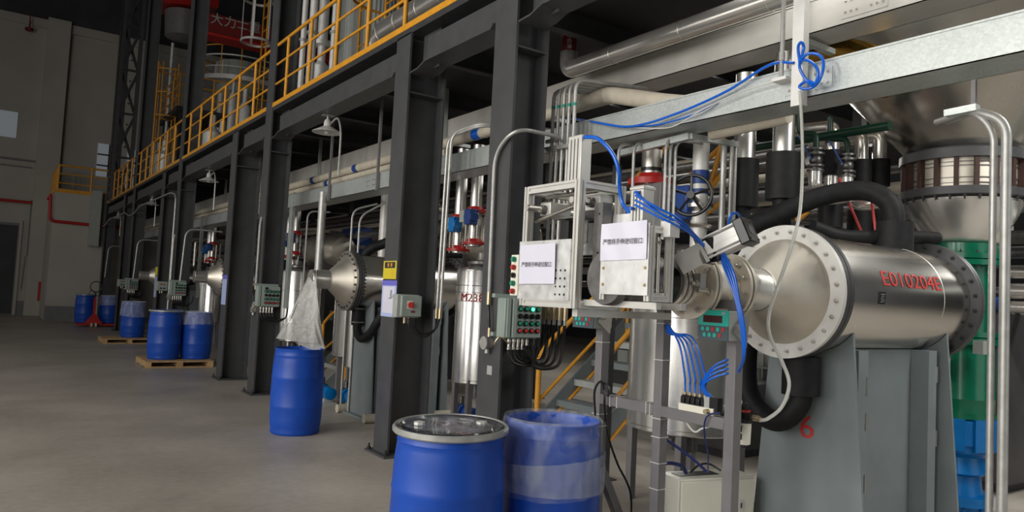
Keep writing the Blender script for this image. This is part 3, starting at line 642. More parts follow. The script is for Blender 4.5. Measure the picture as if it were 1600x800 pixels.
# ------------------------------------------------------------------ silver jacketed tanks
def tank(x, y, r, z0, z1, label, group, txt=None, legs=True):
    t = thing('jacketed_tank', label, 'tank', (x, y, 0), group); O = Vector((x, y, 0))
    part('jacket', MB().lathe(O, Zx, [(z0, r*.96), (z0+.01, r), (z1-.02, r), (z1, r*.97), (z1+.05, r*.5)], 56), M_['clad'], t)
    for z in (z0+.04, z0+(z1-z0)*.72): part('jacket_seam', MB().ring((x, y, z), Zx, r, .003, 56, 6), M_['steel'], t)
    part('top_flange', MB().lathe(O, Zx, [(z1+.02, r*.4), (z1+.07, r*.62), (z1+.10, r*.62), (z1+.12, r*.3), (z1+.2, r*.3)], 32), M_['darksteel'], t)
    part('outlet', MB().cyl((x, y, z0-.18), (x, y, z0), r*.22, n=20), M_['darksteel'], t)
    if legs:
        for an in (.6, 2.2, 3.8, 5.3):
            part('leg', MB().bar((x+r*.9*math.cos(an), y+r*.9*math.sin(an), 0), (x+r*.9*math.cos(an), y+r*.9*math.sin(an), z0+.05), .06, .06), M_['frame'], t)
    return t
tank(4.72, 4.17, .475, .62, 1.86, 'large polished jacketed tank hanging behind the weigh controller posts', 'large jacketed tanks')
for k, l in ((1, 'large polished jacketed tank beyond the second vessel'), (2, 'large polished jacketed tank beyond the third vessel')):
    tank(4.72, 4.17+BAY*k, .475, .62, 1.86, l, 'large jacketed tanks')
t2 = tank(4.68, 7.25, .30, .62, 1.90, 'slim polished tank with red lettering between the poster column and the nearest tall column', 'slim jacketed tanks')
dvt = Vector((-4.68, -7.25, 0)).normalized()
def wrapt(u, v, w):
    a0 = math.atan2(dvt.y, dvt.x) - .30; a_ = a0 + u/.301
    return (4.68+(.3055+w)*math.cos(a_), 7.25+(.3055+w)*math.sin(a_), 1.58+v)
text_mesh('M2381', .13, (0, 0, 0), (1, 0, 0), (0, 0, 1), M_['redink'], t2, 'stencil_number', .0006, wrap=wrapt, label='red stencilled number')
part('wire_band', MB().ring((4.68, 7.25, 1.72), Zx, .302, .003, 40, 6).ring((4.68, 7.25, 1.64), Zx, .302, .002, 40, 6), M_['darkbolt'], t2)
tank(4.68, 7.25+BAY, .30, .62, 1.90, 'slim polished tank seen beyond the second tall column', 'slim jacketed tanks')
tank(4.68, 7.25+2*BAY, .30, .62, 1.90, 'slim polished tank beyond the third tall column', 'slim jacketed tanks')
# small silver receivers and blue pumps on the floor between stands
for k in (1, 2):
    for (x, y, r, z0, z1, l) in ((4.35, 2.58+BAY*k+1.0, .17, .5, 1.45, 'narrow ribbed steel receiver behind the %s vessel cone' % ordinal[k]),):
        o = thing('steel_receiver', l, 'tank', (x, y, 0), 'narrow steel receivers')
        part('body', MB().lathe((x, y, 0), Zx, [(z0, r*.8), (z0+.03, r), (z1, r), (z1+.04, r*.7)], 32), M_['ribbed'], o)
        part('leg', MB().cyl((x, y, 0), (x, y, z0+.02), .05, n=12), M_['darksteel'], o)
        part('elbow', MB().tube(bend([(x, y, z1), (x, y, z1+.15), (x+.5, y, z1+.15)], .12), .045, 14), M_['pipeclad'], o)
def pump(x, y, label):
    p = thing('blue_pump', label, 'pump', (x, y, 0), 'blue floor pumps')
    part('motor', MB().lathe((x, y-.16, .17), (0, 1, 0), [(0, .05), (.01, .085), (.20, .085), (.22, .06), (.24, .06), (.24, .10), (.30, .10)], 24), M_['darkblue'] if x > 4.5 else M_['bluepaint'], p)
    part('volute', MB().cyl((x, y+.14, .17), (x, y+.22, .17), .11, n=24).cyl((x, y+.18, .17), (x, y+.18, .36), .035, n=14), M_['darksteel'], p)
    part('foot', MB().box((x-.1, y-.14, 0), (x+.1, y+.22, .05)).box((x-.06, y-.08, .05), (x+.06, y+.04, .1)), M_['boxlight'], p)
pump(3.95, 9.95, 'dark blue pump on the floor beside the bag-covered drum'); pump(4.1, 9.45, 'dark blue pump on the floor under the second vessel hose')
pump(4.9, 7.75, 'bright blue pump on the floor behind the slim tank')

# ================================================================== EXTRUDER NECK (on the axis of the nearest vessel)
AY, AZ = 2.58, 1.715
Pn = lambda x, dy=0, dz=0: Vector((x, AY+dy, AZ+dz))
t = thing('flanged_neck_pipe', 'stainless flanged outlet pipe with clamps between the cutter and the nearest cone', 'pipe', (2.8, AY, 1.5))
def flange(x, R, th, nb, rb, nm='pipe_flange', mt='steel', stick=.03):
    f = part(nm, MB().cyl(Pn(x), Pn(x+th), R, n=48), M_[mt], t)
    for j in range(nb):
        an = 2*PI*(j+.35)/nb; c = Pn(x)+Vector((0, math.cos(an), math.sin(an)))*rb
        part('flange_bolt', MB().bolt(c, (-1, 0, 0), .017, .02).cyl(c, c+Vector((th+.02, 0, 0)), .007, n=8).bolt(c+Vector((th, 0, 0)), (1, 0, 0), .013, .012), M_['bolt'], f)
    return f
flange(3.205, .178, .020, 12, .148, mt='cone'); flange(3.172, .178, .02, 12, .148, mt='cone')
part('gasket', MB().cyl(Pn(3.195), Pn(3.205), .155, n=48), M_['black'], t)
part('body', MB().lathe(Pn(0), (1, 0, 0), [(2.955, .110), (2.96, .113), (3.17, .118)], 48), M_['cone'], t)
flange(2.910, .176, .018, 8, .145, mt='cone'); flange(2.940, .174, .018, 8, .145, mt='cone')
part('gasket', MB().cyl(Pn(2.928), Pn(2.940), .160, n=48), M_['black'], t)
part('middle_barrel', MB().lathe(Pn(0), (1, 0, 0), [(2.70, .095), (2.705, .102), (2.915, .102)], 48), M_['cone'], t)
cl = MB()
for x in (2.76, 2.80, 2.84): cl.ring(Pn(x), (1, 0, 0), .112, .011, 48, 8)
part('clamp_ring', cl, M_['steel'], t)
part('black_sleeve', MB().cyl(Pn(2.66), Pn(2.73), .112, n=48), M_['black'], t)
part('front_barrel', MB().lathe(Pn(0), (1, 0, 0), [(2.335, .10), (2.335, .122), (2.345, .126), (2.66, .126)], 48), M_['darksteel'], t)
vl = MB().bar(Pn(2.83, -.135, -.02), Pn(2.83, -.135, .05), .05, .04).bolt(Pn(2.81, -.14, .0), (-1, 0, 0), .018, .03).cyl(Pn(2.80, -.15, -.03), Pn(2.87, -.15, -.03), .013, n=10).cyl(Pn(2.93, -.06, -.16), Pn(2.93, -.06, -.26), .006, n=8).sphere(Pn(2.93, -.06, -.265), .011)
part('hinge_bolts', vl, M_['bolt'], t)

# tilted pneumatic cylinder with its bracket
t = thing('pneumatic_cylinder', 'tilted silver pneumatic cylinder with black end caps above the neck pipe', 'cylinder', (2.9, 2.4, 1.8))
Yp = 2.34
a = at('y', 2.45, 1058, 415); b = at('y', 2.37, 1099, 394); c = at('y', 2.36, 1107, 390); e = at('y', 2.21, 1158, 366)
part('bracket', MB().bar(a, b, .115, .10), M_['alu'], t, 'silver box bracket')
dd = (e-c).normalized()
part('rear_plate', MB().bar(b, b+dd*.012, .125, .125), M_['darksteel'], t)
part('front_cap', MB().bar(b+dd*.014, c+dd*.01, .12, .12), M_['black'], t, bev=.004)
bd = MB().cyl(c, e, .054, n=28)
upv = (Vector((0, 0, 1))-dd*dd.z).normalized(); sdv = dd.cross(upv)
for i in (-1, 1):
    for j in (-1, 1): bd.cyl(c+upv*.049*i+sdv*.049*j, e+upv*.049*i+sdv*.049*j, .006, n=8)
bd.bar(c, e, .106, .07)
part('barrel', bd, M_['flange'], t, bev=.003)
part('end_cap', MB().bar(e, e+dd*.05, .125, .125), M_['black'], t, bev=.006)
ec = MB()
for i in (-1, 1):
    for j in (-1, 1): ec.bolt(e+dd*.05+upv*.047*i+sdv*.047*j, dd, .008, .004)
ec.cyl(e+dd*.05, e+dd*.052, .025, n=20)
part('cap_screws', ec, M_['darksteel'], t)

# ================================================================== STRAND CUTTER
t = thing('strand_cutter', 'aluminium-profile strand cutter frame with a guard plate, hanging over the film-lined drum', 'machine', (2.5, 2.95, 1.56))
fx0, fx1, fy0, fy1, fz0, fz1 = 2.35, 2.62, 2.80, 3.22, 1.565, 2.20
pf = .040
def profile(p, q, parent=t, w=pf, nm='profile_beam'):
    p, q = Vector(p), Vector(q); m = MB(); d = (q-p).normalized()
    ref = Vector((1, 0, 0)) if abs(d.z) > .9 else Vector((0, 0, 1))
    u = d.cross(ref).normalized(); v = u.cross(d).normalized(); g = w*.16; h = w/2
    # slotted section: core plus four corner rails
    m.bar(p, q, w*.62, w*.62, ref)
    for i in (-1, 1):
        for j in (-1, 1): m.bar(p+u*i*(h-g)+v*j*(h-g), q+u*i*(h-g)+v*j*(h-g), g*2, g*2, ref)
    return part(nm, m, M_['alu'], parent)
for x in (fx0, fx1):
    for y in (fy0, fy1): profile((x, y, fz0), (x, y, fz1))
for z in (fz0+pf/2, fz1-pf/2):
    for y in (fy0, fy1): profile((fx0+pf/2, y, z), (fx1-pf/2, y, z))
    for x in (fx0, fx1): profile((x, fy0+pf/2, z), (x, fy1-pf/2, z))
gp = part('guard_plate', MB().box((fx0-pf/2-.004, fy0+.02, 1.60), (fx0-pf/2, fy1+.035, 1.905)).box((fx0-pf/2-.008, fy0+.02, 1.60), (fx0-pf/2-.004, fy0+.15, 1.905)), M_['alusheet'], t)
hb = MB()
for i in range(3):
    for j in range(4): hb.cyl((fx0-.030, fy0+.055+.035*i, 1.63+.04*j), (fx0-.0285, fy0+.055+.035*i, 1.63+.04*j), .0055 if i else .006, n=12)
part('hole_pattern', hb, M_['black'], gp)
rods = MB().cyl((fx0-.06, fy1-.06, 2.08), (fx1, fy1-.06, 2.08), .017, n=16).cyl((fx0+.02, fy0+.09, 2.11), (fx1+.1, fy0+.09, 2.11), .017, n=16).cyl((fx0+.05, fy0, 2.10), (fx0+.05, fy1, 2.02), .010, n=12).cyl((fx0+.12, fy0, 2.16), (fx0+.12, fy1, 2.16), .012, n=12)
part('guide_rod', rods, M_['steel'], t)
part('slide_block', MB().box((fx0+.06, fy1-.11, 2.05), (fx0+.20, fy1-.02, 2.12)), M_['alu'], t, bev=.004)
part('slide_block', MB().box((fx0+.16, fy0+.03, 2.07), (fx1-.02, fy0+.15, 2.15)), M_['alu'], t, bev=.004)
part('rod_bush', MB().cyl((fx0+.135, fy0+.09, 2.11), (fx0+.165, fy0+.09, 2.11), .026, n=20).cyl((fx0+.035, fy1-.06, 2.08), (fx0+.062, fy1-.06, 2.08), .026, n=20), M_['darksteel'], t)
part('cross_plate', MB().box((fx0+.07, fy0+.05, 2.025), (fx1-.05, fy1-.12, 2.035)).box((fx0+.14, fy0+.10, 1.90), (fx0+.15, fy1-.14, 2.02)), M_['darksteel'], t)
part('blade_carrier', MB().box((fx0+.10, fy0+.20, 1.68), (fx0+.16, fy0+.27, 2.02)), M_['black'], t)
part('back_plate', MB().box((fx1-.02, fy0+.05, 1.85), (fx1-.01, fy1-.05, 2.02)), M_['alusheet'], t)
part('knife_plate', MB().box((2.40, 2.685, 1.80), (2.46, 2.745, 2.085)).bolt((2.398, 2.71, 2.03), (-1, 0, 0), .006, .005).bolt((2.398, 2.71, 1.84), (-1, 0, 0), .006, .005), M_['darksteel'], t)
part('knife_bridge', MB().box((2.47, 2.36, 1.93), (2.50, 2.79, 2.03)), M_['alusheet'], t)
lr = MB()
for x in (2.39, 2.55): lr.box((x, 2.30, 1.582), (x+.03, 2.80, 1.612))
part('lower_rail', lr, M_['alu'], t)
# cables out of the bottom edge
# front station
f2 = [(2.34, 2.30), (2.46, 2.30), (2.34, 2.585), (2.46, 2.585)]
for x, y in f2: profile((x, y, 1.615), (x, y, 1.945), w=.03, nm='station_post')
for z in (1.63, 1.93):
    for y in (2.30, 2.585): profile((2.355, y, z), (2.445, y, z), w=.03, nm='station_post')
part('front_guard', MB().box((2.318, 2.287, 1.64), (2.322, 2.59, 1.955)), M_['alusheet'], t)
gs = MB()
for y in (2.305, 2.572):
    for z in (1.685, 1.76): gs.bolt((2.318, y, z), (-1, 0, 0), .009, .004)
part('guard_screws', gs, M_['brass'], t)
pr_ = MB().cyl((2.40, 2.31, 1.64), (2.40, 2.31, 1.90), .010, n=12).box((2.375, 2.33, 1.66), (2.39, 2.42, 1.80)).box((2.36, 2.30, 1.64), (2.44, 2.42, 1.655)).bolt((2.37, 2.31, 1.66), Zx, .012, .02).bolt((2.42, 2.31, 1.66), Zx, .012, .02)
pr_.bolt((2.40, 2.31, 1.87), Zx, .013, .02)
part('press_rods', pr_, M_['steel'], t)
# vertical cylinders on top
vc = part('air_cylinder', MB().box((2.36, 2.375, 1.96), (2.43, 2.455, 2.135)).box((2.355, 2.37, 2.115), (2.435, 2.46, 2.13)), M_['alu'], t, 'square air cylinder', bev=.004)
gv = MB()
for y in (2.395, 2.415, 2.435): gv.box((2.358, y-.003, 1.965), (2.361, y+.003, 2.11))
part('body_grooves', gv, M_['darksteel'], vc)
part('push_fitting', MB().cyl((2.355, 2.40, 2.10), (2.335, 2.40, 2.10), .008, n=10), M_['bluetube'], vc); part('push_fitting', MB().cyl((2.355, 2.43, 2.03), (2.335, 2.43, 2.03), .008, n=10), M_['bluetube'], vc)
a = at('x', 2.42, 893, 215); b = at('x', 2.42, 914, 212)
v2 = part('air_cylinder', MB().box((2.40, b.y, 2.20), (2.47, a.y, a.z)), M_['alu'], t, 'tall square air cylinder', bev=.004)
gv = MB()
for k in range(3):
    y = b.y+(a.y-b.y)*(.25+.25*k); gv.box((2.398, y-.003, 2.21), (2.401, y+.003, a.z-.02))
part('body_grooves', gv, M_['darksteel'], v2)
part('sensor_block', MB().box((2.40, 2.245, 1.90), (2.46, 2.30, 1.97)), M_['flange'], t, 'white sensor block')

# button strip
t = thing('button_strip', 'narrow pale push-button plate with green, red and black buttons beside the cutter guard', 'control', (2.33, 3.28, 1.62))
part('plate', MB().box((2.318, 3.248, 1.615), (2.335, 3.315, 1.835)), M_['cream'], t, bev=.002)
for j, mt in enumerate(['redbtn', 'greenbtn', 'black', 'redbtn', 'greenbtn']):
    z = 1.638+.043*j; b_ = part('button', MB().cyl((2.318, 3.281, z), (2.303, 3.281, z), .0145, n=20).cyl((2.303, 3.281, z), (2.296, 3.281, z), .011, n=20), M_[mt], t, {'redbtn': 'red button', 'greenbtn': 'green button', 'black': 'black selector switch'}[mt])
# paper signs
def paper(x, y0, y1, z0, z1, label, tx):
    p = thing('paper_sign', label, 'sign', (x, (y0+y1)/2, z0))
    m = MB(); n = 8; v = []
    for i in range(n+1):
        for j in range(n+1):
            yy = y1+(y0-y1)*i/n; zz = z0+(z1-z0)*j/n
            v.append((x-.0015-.003*math.sin(i*1.3+j*.4)*(.3+.7*abs(i/n-.5)), yy, zz+.004*(i/n-.5)))
    f = [(i*(n+1)+j, (i+1)*(n+1)+j, (i+1)*(n+1)+j+1, i*(n+1)+j+1) for i in range(n) for j in range(n)]
    m.add(v, f).add([(q[0]+.0008, q[1], q[2]) for q in v], f)
    part('sheet', m, M_['paper'], p, sharp=80)
    text_mesh('严禁将手伸进切胶口', tx, (x-.007, (y0+y1)/2, z0+(z1-z0)*.48), (0, -1, 0), (0, 0, 1), M_['ink'], p, 'lettering', .0003)
paper(2.312, 2.295, 2.588, 1.795, 1.965, 'white paper sign with black lettering on the front station guard, nearer the vessel', .0285)
paper(2.312, 2.925, 3.225, 1.68, 1.885, 'white paper sign with glare on the cutter guard plate beside the push buttons', .0285)

# ================================================================== STEEL TUBE STAND
SX = 3.05
t = thing('tube_stand', 'grey square-tube stand carrying the weigh controllers and valve block', 'stand', (SX, 2.95, 0))
tb = .06
py = {1: at('x', SX, 931, 640).y, 2: at('x', SX, 1026, 640).y, 3: at('x', SX, 1139, 640).y}
for k, zt in ((1, 1.50), (2, 1.60), (3, 1.60)):
    part('post', MB().box((SX, py[k]-tb/2, .01), (SX+tb, py[k]+tb/2, zt)), M_['frame'], t, bev=.004)
    part('foot_plate', MB().box((SX-.03, py[k]-.06, 0), (SX+.09, py[k]+.06, .01)), M_['frame'], t)
rz = at('x', SX, 1026, 635).z
part('rail', MB().box((SX, py[3]+tb/2, rz-.052), (SX+tb, py[2]-tb/2, rz+.008)), M_['frame'], t, bev=.004)
part('rail', MB().box((SX, py[2]+tb/2, rz-.052), (SX+tb, py[1]-tb/2, rz+.008)), M_['frame'], t, bev=.004)
part('top_bar', MB().box((SX, py[3], 1.60), (SX+tb, py[1], 1.645)), M_['frame'], t)
part('support_arm', MB().box((2.40, 2.84, 1.525), (SX+.02, 2.88, 1.562)), M_['alu'], t, 'aluminium arm carrying the cutter')
part('brace', MB().bar((SX+.03, py[1]-.02, .62), (SX+.36, py[1]-.02, .02), .05, .05), M_['frame'], t)
tw = MB()
for k, zs in ((1, (1.36, .93, .86)), (2, (1.50, 1.3, .98, .88, .74, .6, .42)), (3, ())):
    for z in zs: tw.box((SX-.003, py[k]-.033, z), (SX+tb+.003, py[k]+.033, z+.004))
for y in (py[1]-.12, py[1]-.18, py[2]+.08, py[2]+.05): tw.box((SX-.003, y-.002, rz-.056), (SX+tb+.003, y+.002, rz+.012))
part('cable_tie', tw, M_['white'], t)

def controller(y, z, label):
    c = thing('weigh_controller', label, 'controller', (SX-.1, y, z), 'teal weigh controllers')
    x0 = SX-.13; w, h = .185, .145
    part('housing', MB().box((x0, y-w/2, z), (x0+.085, y+w/2, z+h)), M_['boxlight'], c, bev=.004)
    fp = part('front_panel', MB().box((x0-.004, y-w/2, z+h*.48), (x0, y+w/2, z+h)), M_['teal'], c, 'teal upper panel')
    lp_ = part('keypad', MB().box((x0-.004, y-w/2, z), (x0, y+w/2, z+h*.48)), M_['navy'], c, 'dark keypad panel')
    ds = part('display', MB().box((x0-.006, y-.055, z+h*.58), (x0-.004, y+.06, z+h*.82)), M_['led'], fp, 'dark red display')
    pm = MB()
    for j in range(4): pm.box((x0-.0055, y+.064, z+h*(.60+.055*j)), (x0-.004, y+.076, z+h*(.62+.055*j)))
    pm.box((x0-.0055, y-.072, z+h*.87), (x0-.004, y-.052, z+h*.95))
    part('panel_marks', pm, M_['boxlight'], fp)
    for r_, n_, off in ((0, 5, 0), (1, 4, .012)):
        for j in range(n_):
            yy = y+.062-.031*j-off; zz = z+h*(.36 if r_ == 0 else .16)
            part('key', MB().cyl((x0-.004, yy, zz), (x0-.0065, yy, zz), .0105, n=16), M_['redbtn' if (r_ == 0 and j in (2, 4)) or (r_ == 1 and j == 3) else 'teal'], lp_)
    part('swing_bracket', MB().plate([(x0+.02, y-w/2-.012, z+h*.30), (x0+.12, y-w/2-.012, z-.03), (x0+.14, y-w/2-.012, z+h*.95), (x0+.07, y-w/2-.012, z+h*.75)], (0, -.003, 0)).box((x0+.09, y-w/2-.014, z+.01), (x0+.13, y+w/2+.01, z+.03)), M_['bolt'], c)
    part('thumb_knob', MB().lathe((x0+.055, y-w/2, z+h*.5), (0, -1, 0), [(0, .010), (.012, .010), (.014, .018), (.028, .02), (.036, .012)], 20), M_['bolt'], c)
    return c
cz = at('x', SX-.13, 1114, 531)
controller(cz.y, cz.z, 'teal-fronted weigh controller on the stand post under the neck pipe')
cz = at('x', SX-.13, 911, 512)
controller(cz.y, cz.z, 'teal-fronted weigh controller below the cutter, above the film-lined drum')

# solenoid valve block
vy0, vy1 = at('x', SX, 1116, 640).y, at('x', SX, 1062, 625).y
t = thing('valve_block', 'cream solenoid valve manifold with black coils on the stand rail', 'valve', (SX, (vy0+vy1)/2, rz+.008))
part('manifold', MB().box((SX-.01, vy0, rz+.008), (SX+.05, vy1, rz+.045)), M_['cream'], t, bev=.003)
vys = [vy1-.022-(vy1-vy0-.075)*j/4.6 for j in range(5)]
for j, y in enumerate(vys):
    s_ = part('solenoid', MB().box((SX-.005, y-.0125, rz+.045), (SX+.045, y+.0125, rz+.082)).box((SX, y-.010, rz+.082), (SX+.025, y+.010, rz+.09)), M_['black'], t, bev=.002)
    part('push_fitting', MB().cyl((SX+.015, y, rz+.09), (SX+.015, y, rz+.105), .009, n=10), M_['brass'], s_)
part('relay', MB().box((SX-.005, vy0+.03, rz+.045), (SX+.04, vy0+.065, rz+.10)), M_['boxlight'], t, 'pale square relay')
part('solenoid', MB().box((SX, vy0-.02, rz+.02), (SX+.04, vy0+.028, rz+.10)), M_['black'], t)
part('brass_plug', MB().cyl((SX-.012, vy0+.03, rz+.028), (SX-.035, vy0+.03, rz+.028), .014, n=8), M_['brass'], t)
# tubes from the block
def tube_thing(name, label, cat, pts, r, m_, group=None, n=10, sm=8):
    mb = MB().tube(smooth_path(pts, sm), r, n); return solo(name, mb, m_, label, cat, group)
p2 = py[2]
tb_l = 'blue air tube dropping from the middle post to the valve block'
for j in range(5):
    y = vys[j]; s0 = at('x', SX-.01, 1046, 510+3*j)
    tube_thing('air_tube', tb_l+', %s strand' % lab5[j], 'tube', [Vector((SX+.03, p2-.02, 1.5)), s0+Vector((0, 0, .0)), at('x', SX-.03, 1062+5*j, 540-3*j), at('x', SX-.01, 1070+8*j, 588), (SX+.013, y, rz+.15), (SX+.015, y, rz+.095)], .0052, M_['bluetube'], 'air tubes from the post to the valve block')
for j in range(4):
    y = vys[4]-.012*j; e = at('x', SX-.01, 1133, 563+7*j)
    tube_thing('air_tube', 'blue air tube arching from the near post to the valve block, %s strand' % lab5[j], 'tube', [e+Vector((.05, -.02, 0)), e, at('x', SX-.03, 1112-3*j, 576+7*j), at('x', SX-.01, 1097+2*j, 600+3*j), (SX+.015, y-.005, rz+.10)], .0052, M_['bluetube'], 'air tubes from the near post to the valve block')
# blue bundle from the air cylinder over the tilted cylinder and down
for j in range(4):
    o = Vector((-.012*j, -.010*j, .009*((j*7) % 4)))
    tube_thing('air_tube', 'blue air tube of the bundle draped from cutter to tilted cylinder, %s strand' % ('top', 'upper', 'lower', 'bottom')[j], 'tube', [Vector((2.335, 2.40, 2.10-.02*j))+o*.2, at('x', 2.40, 1030, 332+4*j)+o, at('x', 2.48, 1062, 350+3*j)+o, at('x', 2.6, 1085, 372)+o*.6, at('x', 2.66, 1100, 385)+o*.3], .0052, M_['bluetube'], 'air tubes draped across to the tilted cylinder')
for j in range(4):
    o = Vector((0, -.006*j+.008, .002*j))
    tube_thing('air_tube', 'blue air tube of the bundle past the neck pipe, %s strand' % lab5[j], 'tube', [at('x', 2.80, 1124+2*j, 396)+o*.4, at('x', 2.80, 1138+2*j, 430)+o, at('x', 2.81, 1152, 470)+o, at('x', 2.83, 1161, 520)+o, at('x', 2.88, 1163-1*j, 560)+o, at('x', 3.0, 1154, 581)+o*.5], .0055, M_['bluetube'], 'air tubes running down past the neck pipe')
tube_thing('air_tube', 'blue air tube looping over the black cap of the tilted cylinder', 'tube', [at('y', 2.33, 1138, 355), at('y', 2.30, 1142, 337), at('y', 2.30, 1152, 333), at('y', 2.33, 1160, 347)], .0065, M_['bluetube'])
tube_thing('air_tube', 'thick blue air tube arching down beside the tall air cylinder of the cutter', 'tube', [at('x', 2.42, 913, 214), at('x', 2.42, 935, 217), at('x', 2.44, 957, 240), at('x', 2.46, 967, 268), at('x', 2.5, 968, 290), at('x', 2.52, 972, 315), at('x', 2.52, 985, 335)], .010, M_['bluetube'])
# blue tube along the tray with coil on the white post
tube_thing('air_tube', 'long blue air tube strung along the tray to the coil on the white post', 'tube', [at('x', 4.30, 893, 185), at('x', 3.96, 930, 191), at('x', 3.93, 975, 198), at('x', 3.93, 1010, 193), at('x', 3.95, 1050, 180), at('x', 3.95, 1090, 164), at('x', 3.95, 1140, 140), at('x', 3.94, 1190, 108), at('x', 3.93, 1215, 98), at('x', 3.92, 1240, 98)], .009, M_['bluetube'])
tube_thing('air_tube', 'second blue air tube sagging along the tray face', 'tube', [at('x', 3.95, 975, 199), at('x', 3.96, 1020, 196), at('x', 3.96, 1060, 187), at('x', 3.96, 1090, 176), at('x', 3.98, 1120, 160)], .006, M_['bluetube'])
tube_thing('signal_cable', 'pale cable sagging along the face of the galvanised tray', 'cable', [at('x', 3.96, 960, 196), at('x', 3.95, 1000, 200), at('x', 3.94, 1050, 198), at('x', 3.94, 1100, 170), at('x', 3.94, 1160, 143), at('x', 3.94, 1212, 127)], .0045, M_['white'])
coil = [(1250, 100), (1247, 75), (1252, 66), (1256, 75), (1252, 92), (1262, 84), (1280, 86), (1287, 100), (1282, 122), (1272, 135), (1258, 139), (1249, 135), (1262, 126), (1274, 130), (1278, 110), (1266, 96), (1252, 95), (1250, 108), (1262, 128), (1270, 134)]
tube_thing('coiled_air_tube', 'blue air tube coiled and tied on the white post in front of the tray', 'tube', [at('x', 3.91-.012*(i % 3), *p) for i, p in enumerate(coil)], .009, M_['bluetube'], sm=6)
# clear hose from the white post, across the cone, to the filter
hp = [at('x', 3.90, 1250, 142), at('x', 3.88, 1253, 200), at('x', 3.80, 1254, 260), at('x', 3.66, 1250, 330), at('x', 3.50, 1238, 380), at('x', 3.36, 1218, 440), at('x', 3.30, 1202, 490), at('x', 3.3, 1203, 525), at('x', 3.35, 1222, 565), at('x', 3.36, 1233, 600), at('x', 3.34, 1222, 635), at('x', 3.30, 1200, 654), at('x', 3.28, 1186, 657)]
tube_thing('clear_air_hose', 'translucent white hose hanging across the cone down to the filter regulator', 'hose', hp, .0095, M_['hose'], n=12)
# filter regulator
fc = at('x', 3.28, 1163, 660)
t = thing('filter_regulator', 'small air filter regulator with red ring and cream bowl beside the near stand post', 'regulator', tuple(at('x', 3.28, 1163, 698)))
z = fc.z; x, y = fc.x, fc.y
part('bowl', MB().lathe((x, y, 0), Zx, [(z-.115, .022), (z-.11, .033), (z-.01, .036), (z, .036)], 28), M_['cream'], t)
wd = MB()
for zz in (z-.085, z-.045): wd.box((x-.037, y-.012, zz), (x-.033, y-.004, zz+.03))
part('sight_slot', wd, M_['darkbolt'], t)
part('head', MB().lathe((x, y, 0), Zx, [(z, .040), (z+.022, .040), (z+.022, .028), (z+.055, .026)], 24).box((x-.03, y-.055, z+.018), (x+.03, y+.06, z+.05)), M_['black'], t)
part('red_ring', MB().cyl((x, y, z+.055), (x, y, z+.066), .030, n=24), M_['redbtn'], t, 'red collar')
part('knob', MB().lathe((x, y, 0), Zx, [(z+.066, .02), (z+.07, .021), (z+.10, .02), (z+.105, .014)], 20), M_['black'], t)
part('drain_cap', MB().cyl((x, y, z-.13), (x, y, z-.115), .010, n=12), M_['black'], t)
part('hose_fitting', MB().cyl((x, y-.055, z+.033), (x, y-.085, z+.033), .016, n=12).cyl((x, y-.085, z+.033), (x, y-.10, z+.033), .011, n=12), M_['brass'], t)
part('mount', MB().box((SX+tb-.01, y+.03, z+.02), (x, y+.09, z+.05)), M_['black'], t)
tube_thing('signal_cable', 'white cable loop tucked behind the near stand post', 'cable', [at('x', 3.12, 1105, 643), at('x', 3.10, 1125, 634), at('x', 3.14, 1150, 640), at('x', 3.16, 1158, 628), at('x', 3.16, 1152, 623), at('x', 3.14, 1146, 632)], .006, M_['white'])
tube_thing('signal_cable', 'white cable sagging under the stand rail', 'cable', [at('x', SX+.08, 1068, 652), at('x', SX+.05, 1078, 668), at('x', SX+.03, 1087, 675), at('x', SX+.03, 1096, 670), at('x', SX+.05, 1108, 667), at('x', SX+.08, 1122, 664)], .005, M_['white'])
tube_thing('power_cable', 'thin dark blue cable dropping over the stand rail into the cream cabinet', 'cable', [at('x', SX-.01, 1126, 645), at('x', SX-.02, 1108, 648), at('x', SX-.02, 1101, 660), at('x', SX, 1101, 680), at('x', SX+.1, 1106, 710), at('x', 3.33, 1106, 738)], .0045, M_['darktube'])
tube_thing('power_cable', 'blue cable slanting from the middle stand post into the cream cabinet', 'cable', [at('x', SX+.06, 1036, 684), at('x', 3.2, 1060, 700), at('x', 3.28, 1085, 719), at('x', 3.36, 1105, 738)], .008, M_['darktube'])
tube_thing('power_cable', 'blue cable bundle entering the near corner of the cream cabinet', 'cable', [at('x', SX+.06, 1034, 724), at('x', 3.2, 1050, 724), at('x', 3.3, 1066, 729), at('x', 3.34, 1072, 739)], .011, M_['darktube'])
tube_thing('power_cable', 'black cable arching over the opening of the cream cabinet', 'cable', [at('x', 3.38, 1079, 738), at('x', 3.38, 1092, 727), at('x', 3.38, 1108, 725), at('x', 3.38, 1126, 735)], .006, M_['black'])
tube_thing('power_cable', 'long black cable falling from the far stand post down to the floor', 'cable', [at('x', 3.0, 930, 650), at('x', 2.99, 929, 612), at('x', 3.0, 938, 596), at('x', 3.02, 944, 610), at('x', 3.04, 945, 640), at('x', 3.2, 950, 680), at('x', 3.35, 965, 725), at('x', 3.45, 985, 770), Vector((3.62, 3.6, .05)), Vector((3.7, 3.4, .008))], .007, M_['black'])
tube_thing('power_cable', 'small black cable loop hung on the far stand post', 'cable', [at('x', 3.02, 938, 597), at('x', 3.02, 950, 602), at('x', 3.02, 953, 612), at('x', 3.02, 949, 618), at('x', 3.02, 943, 606)], .006, M_['black'])
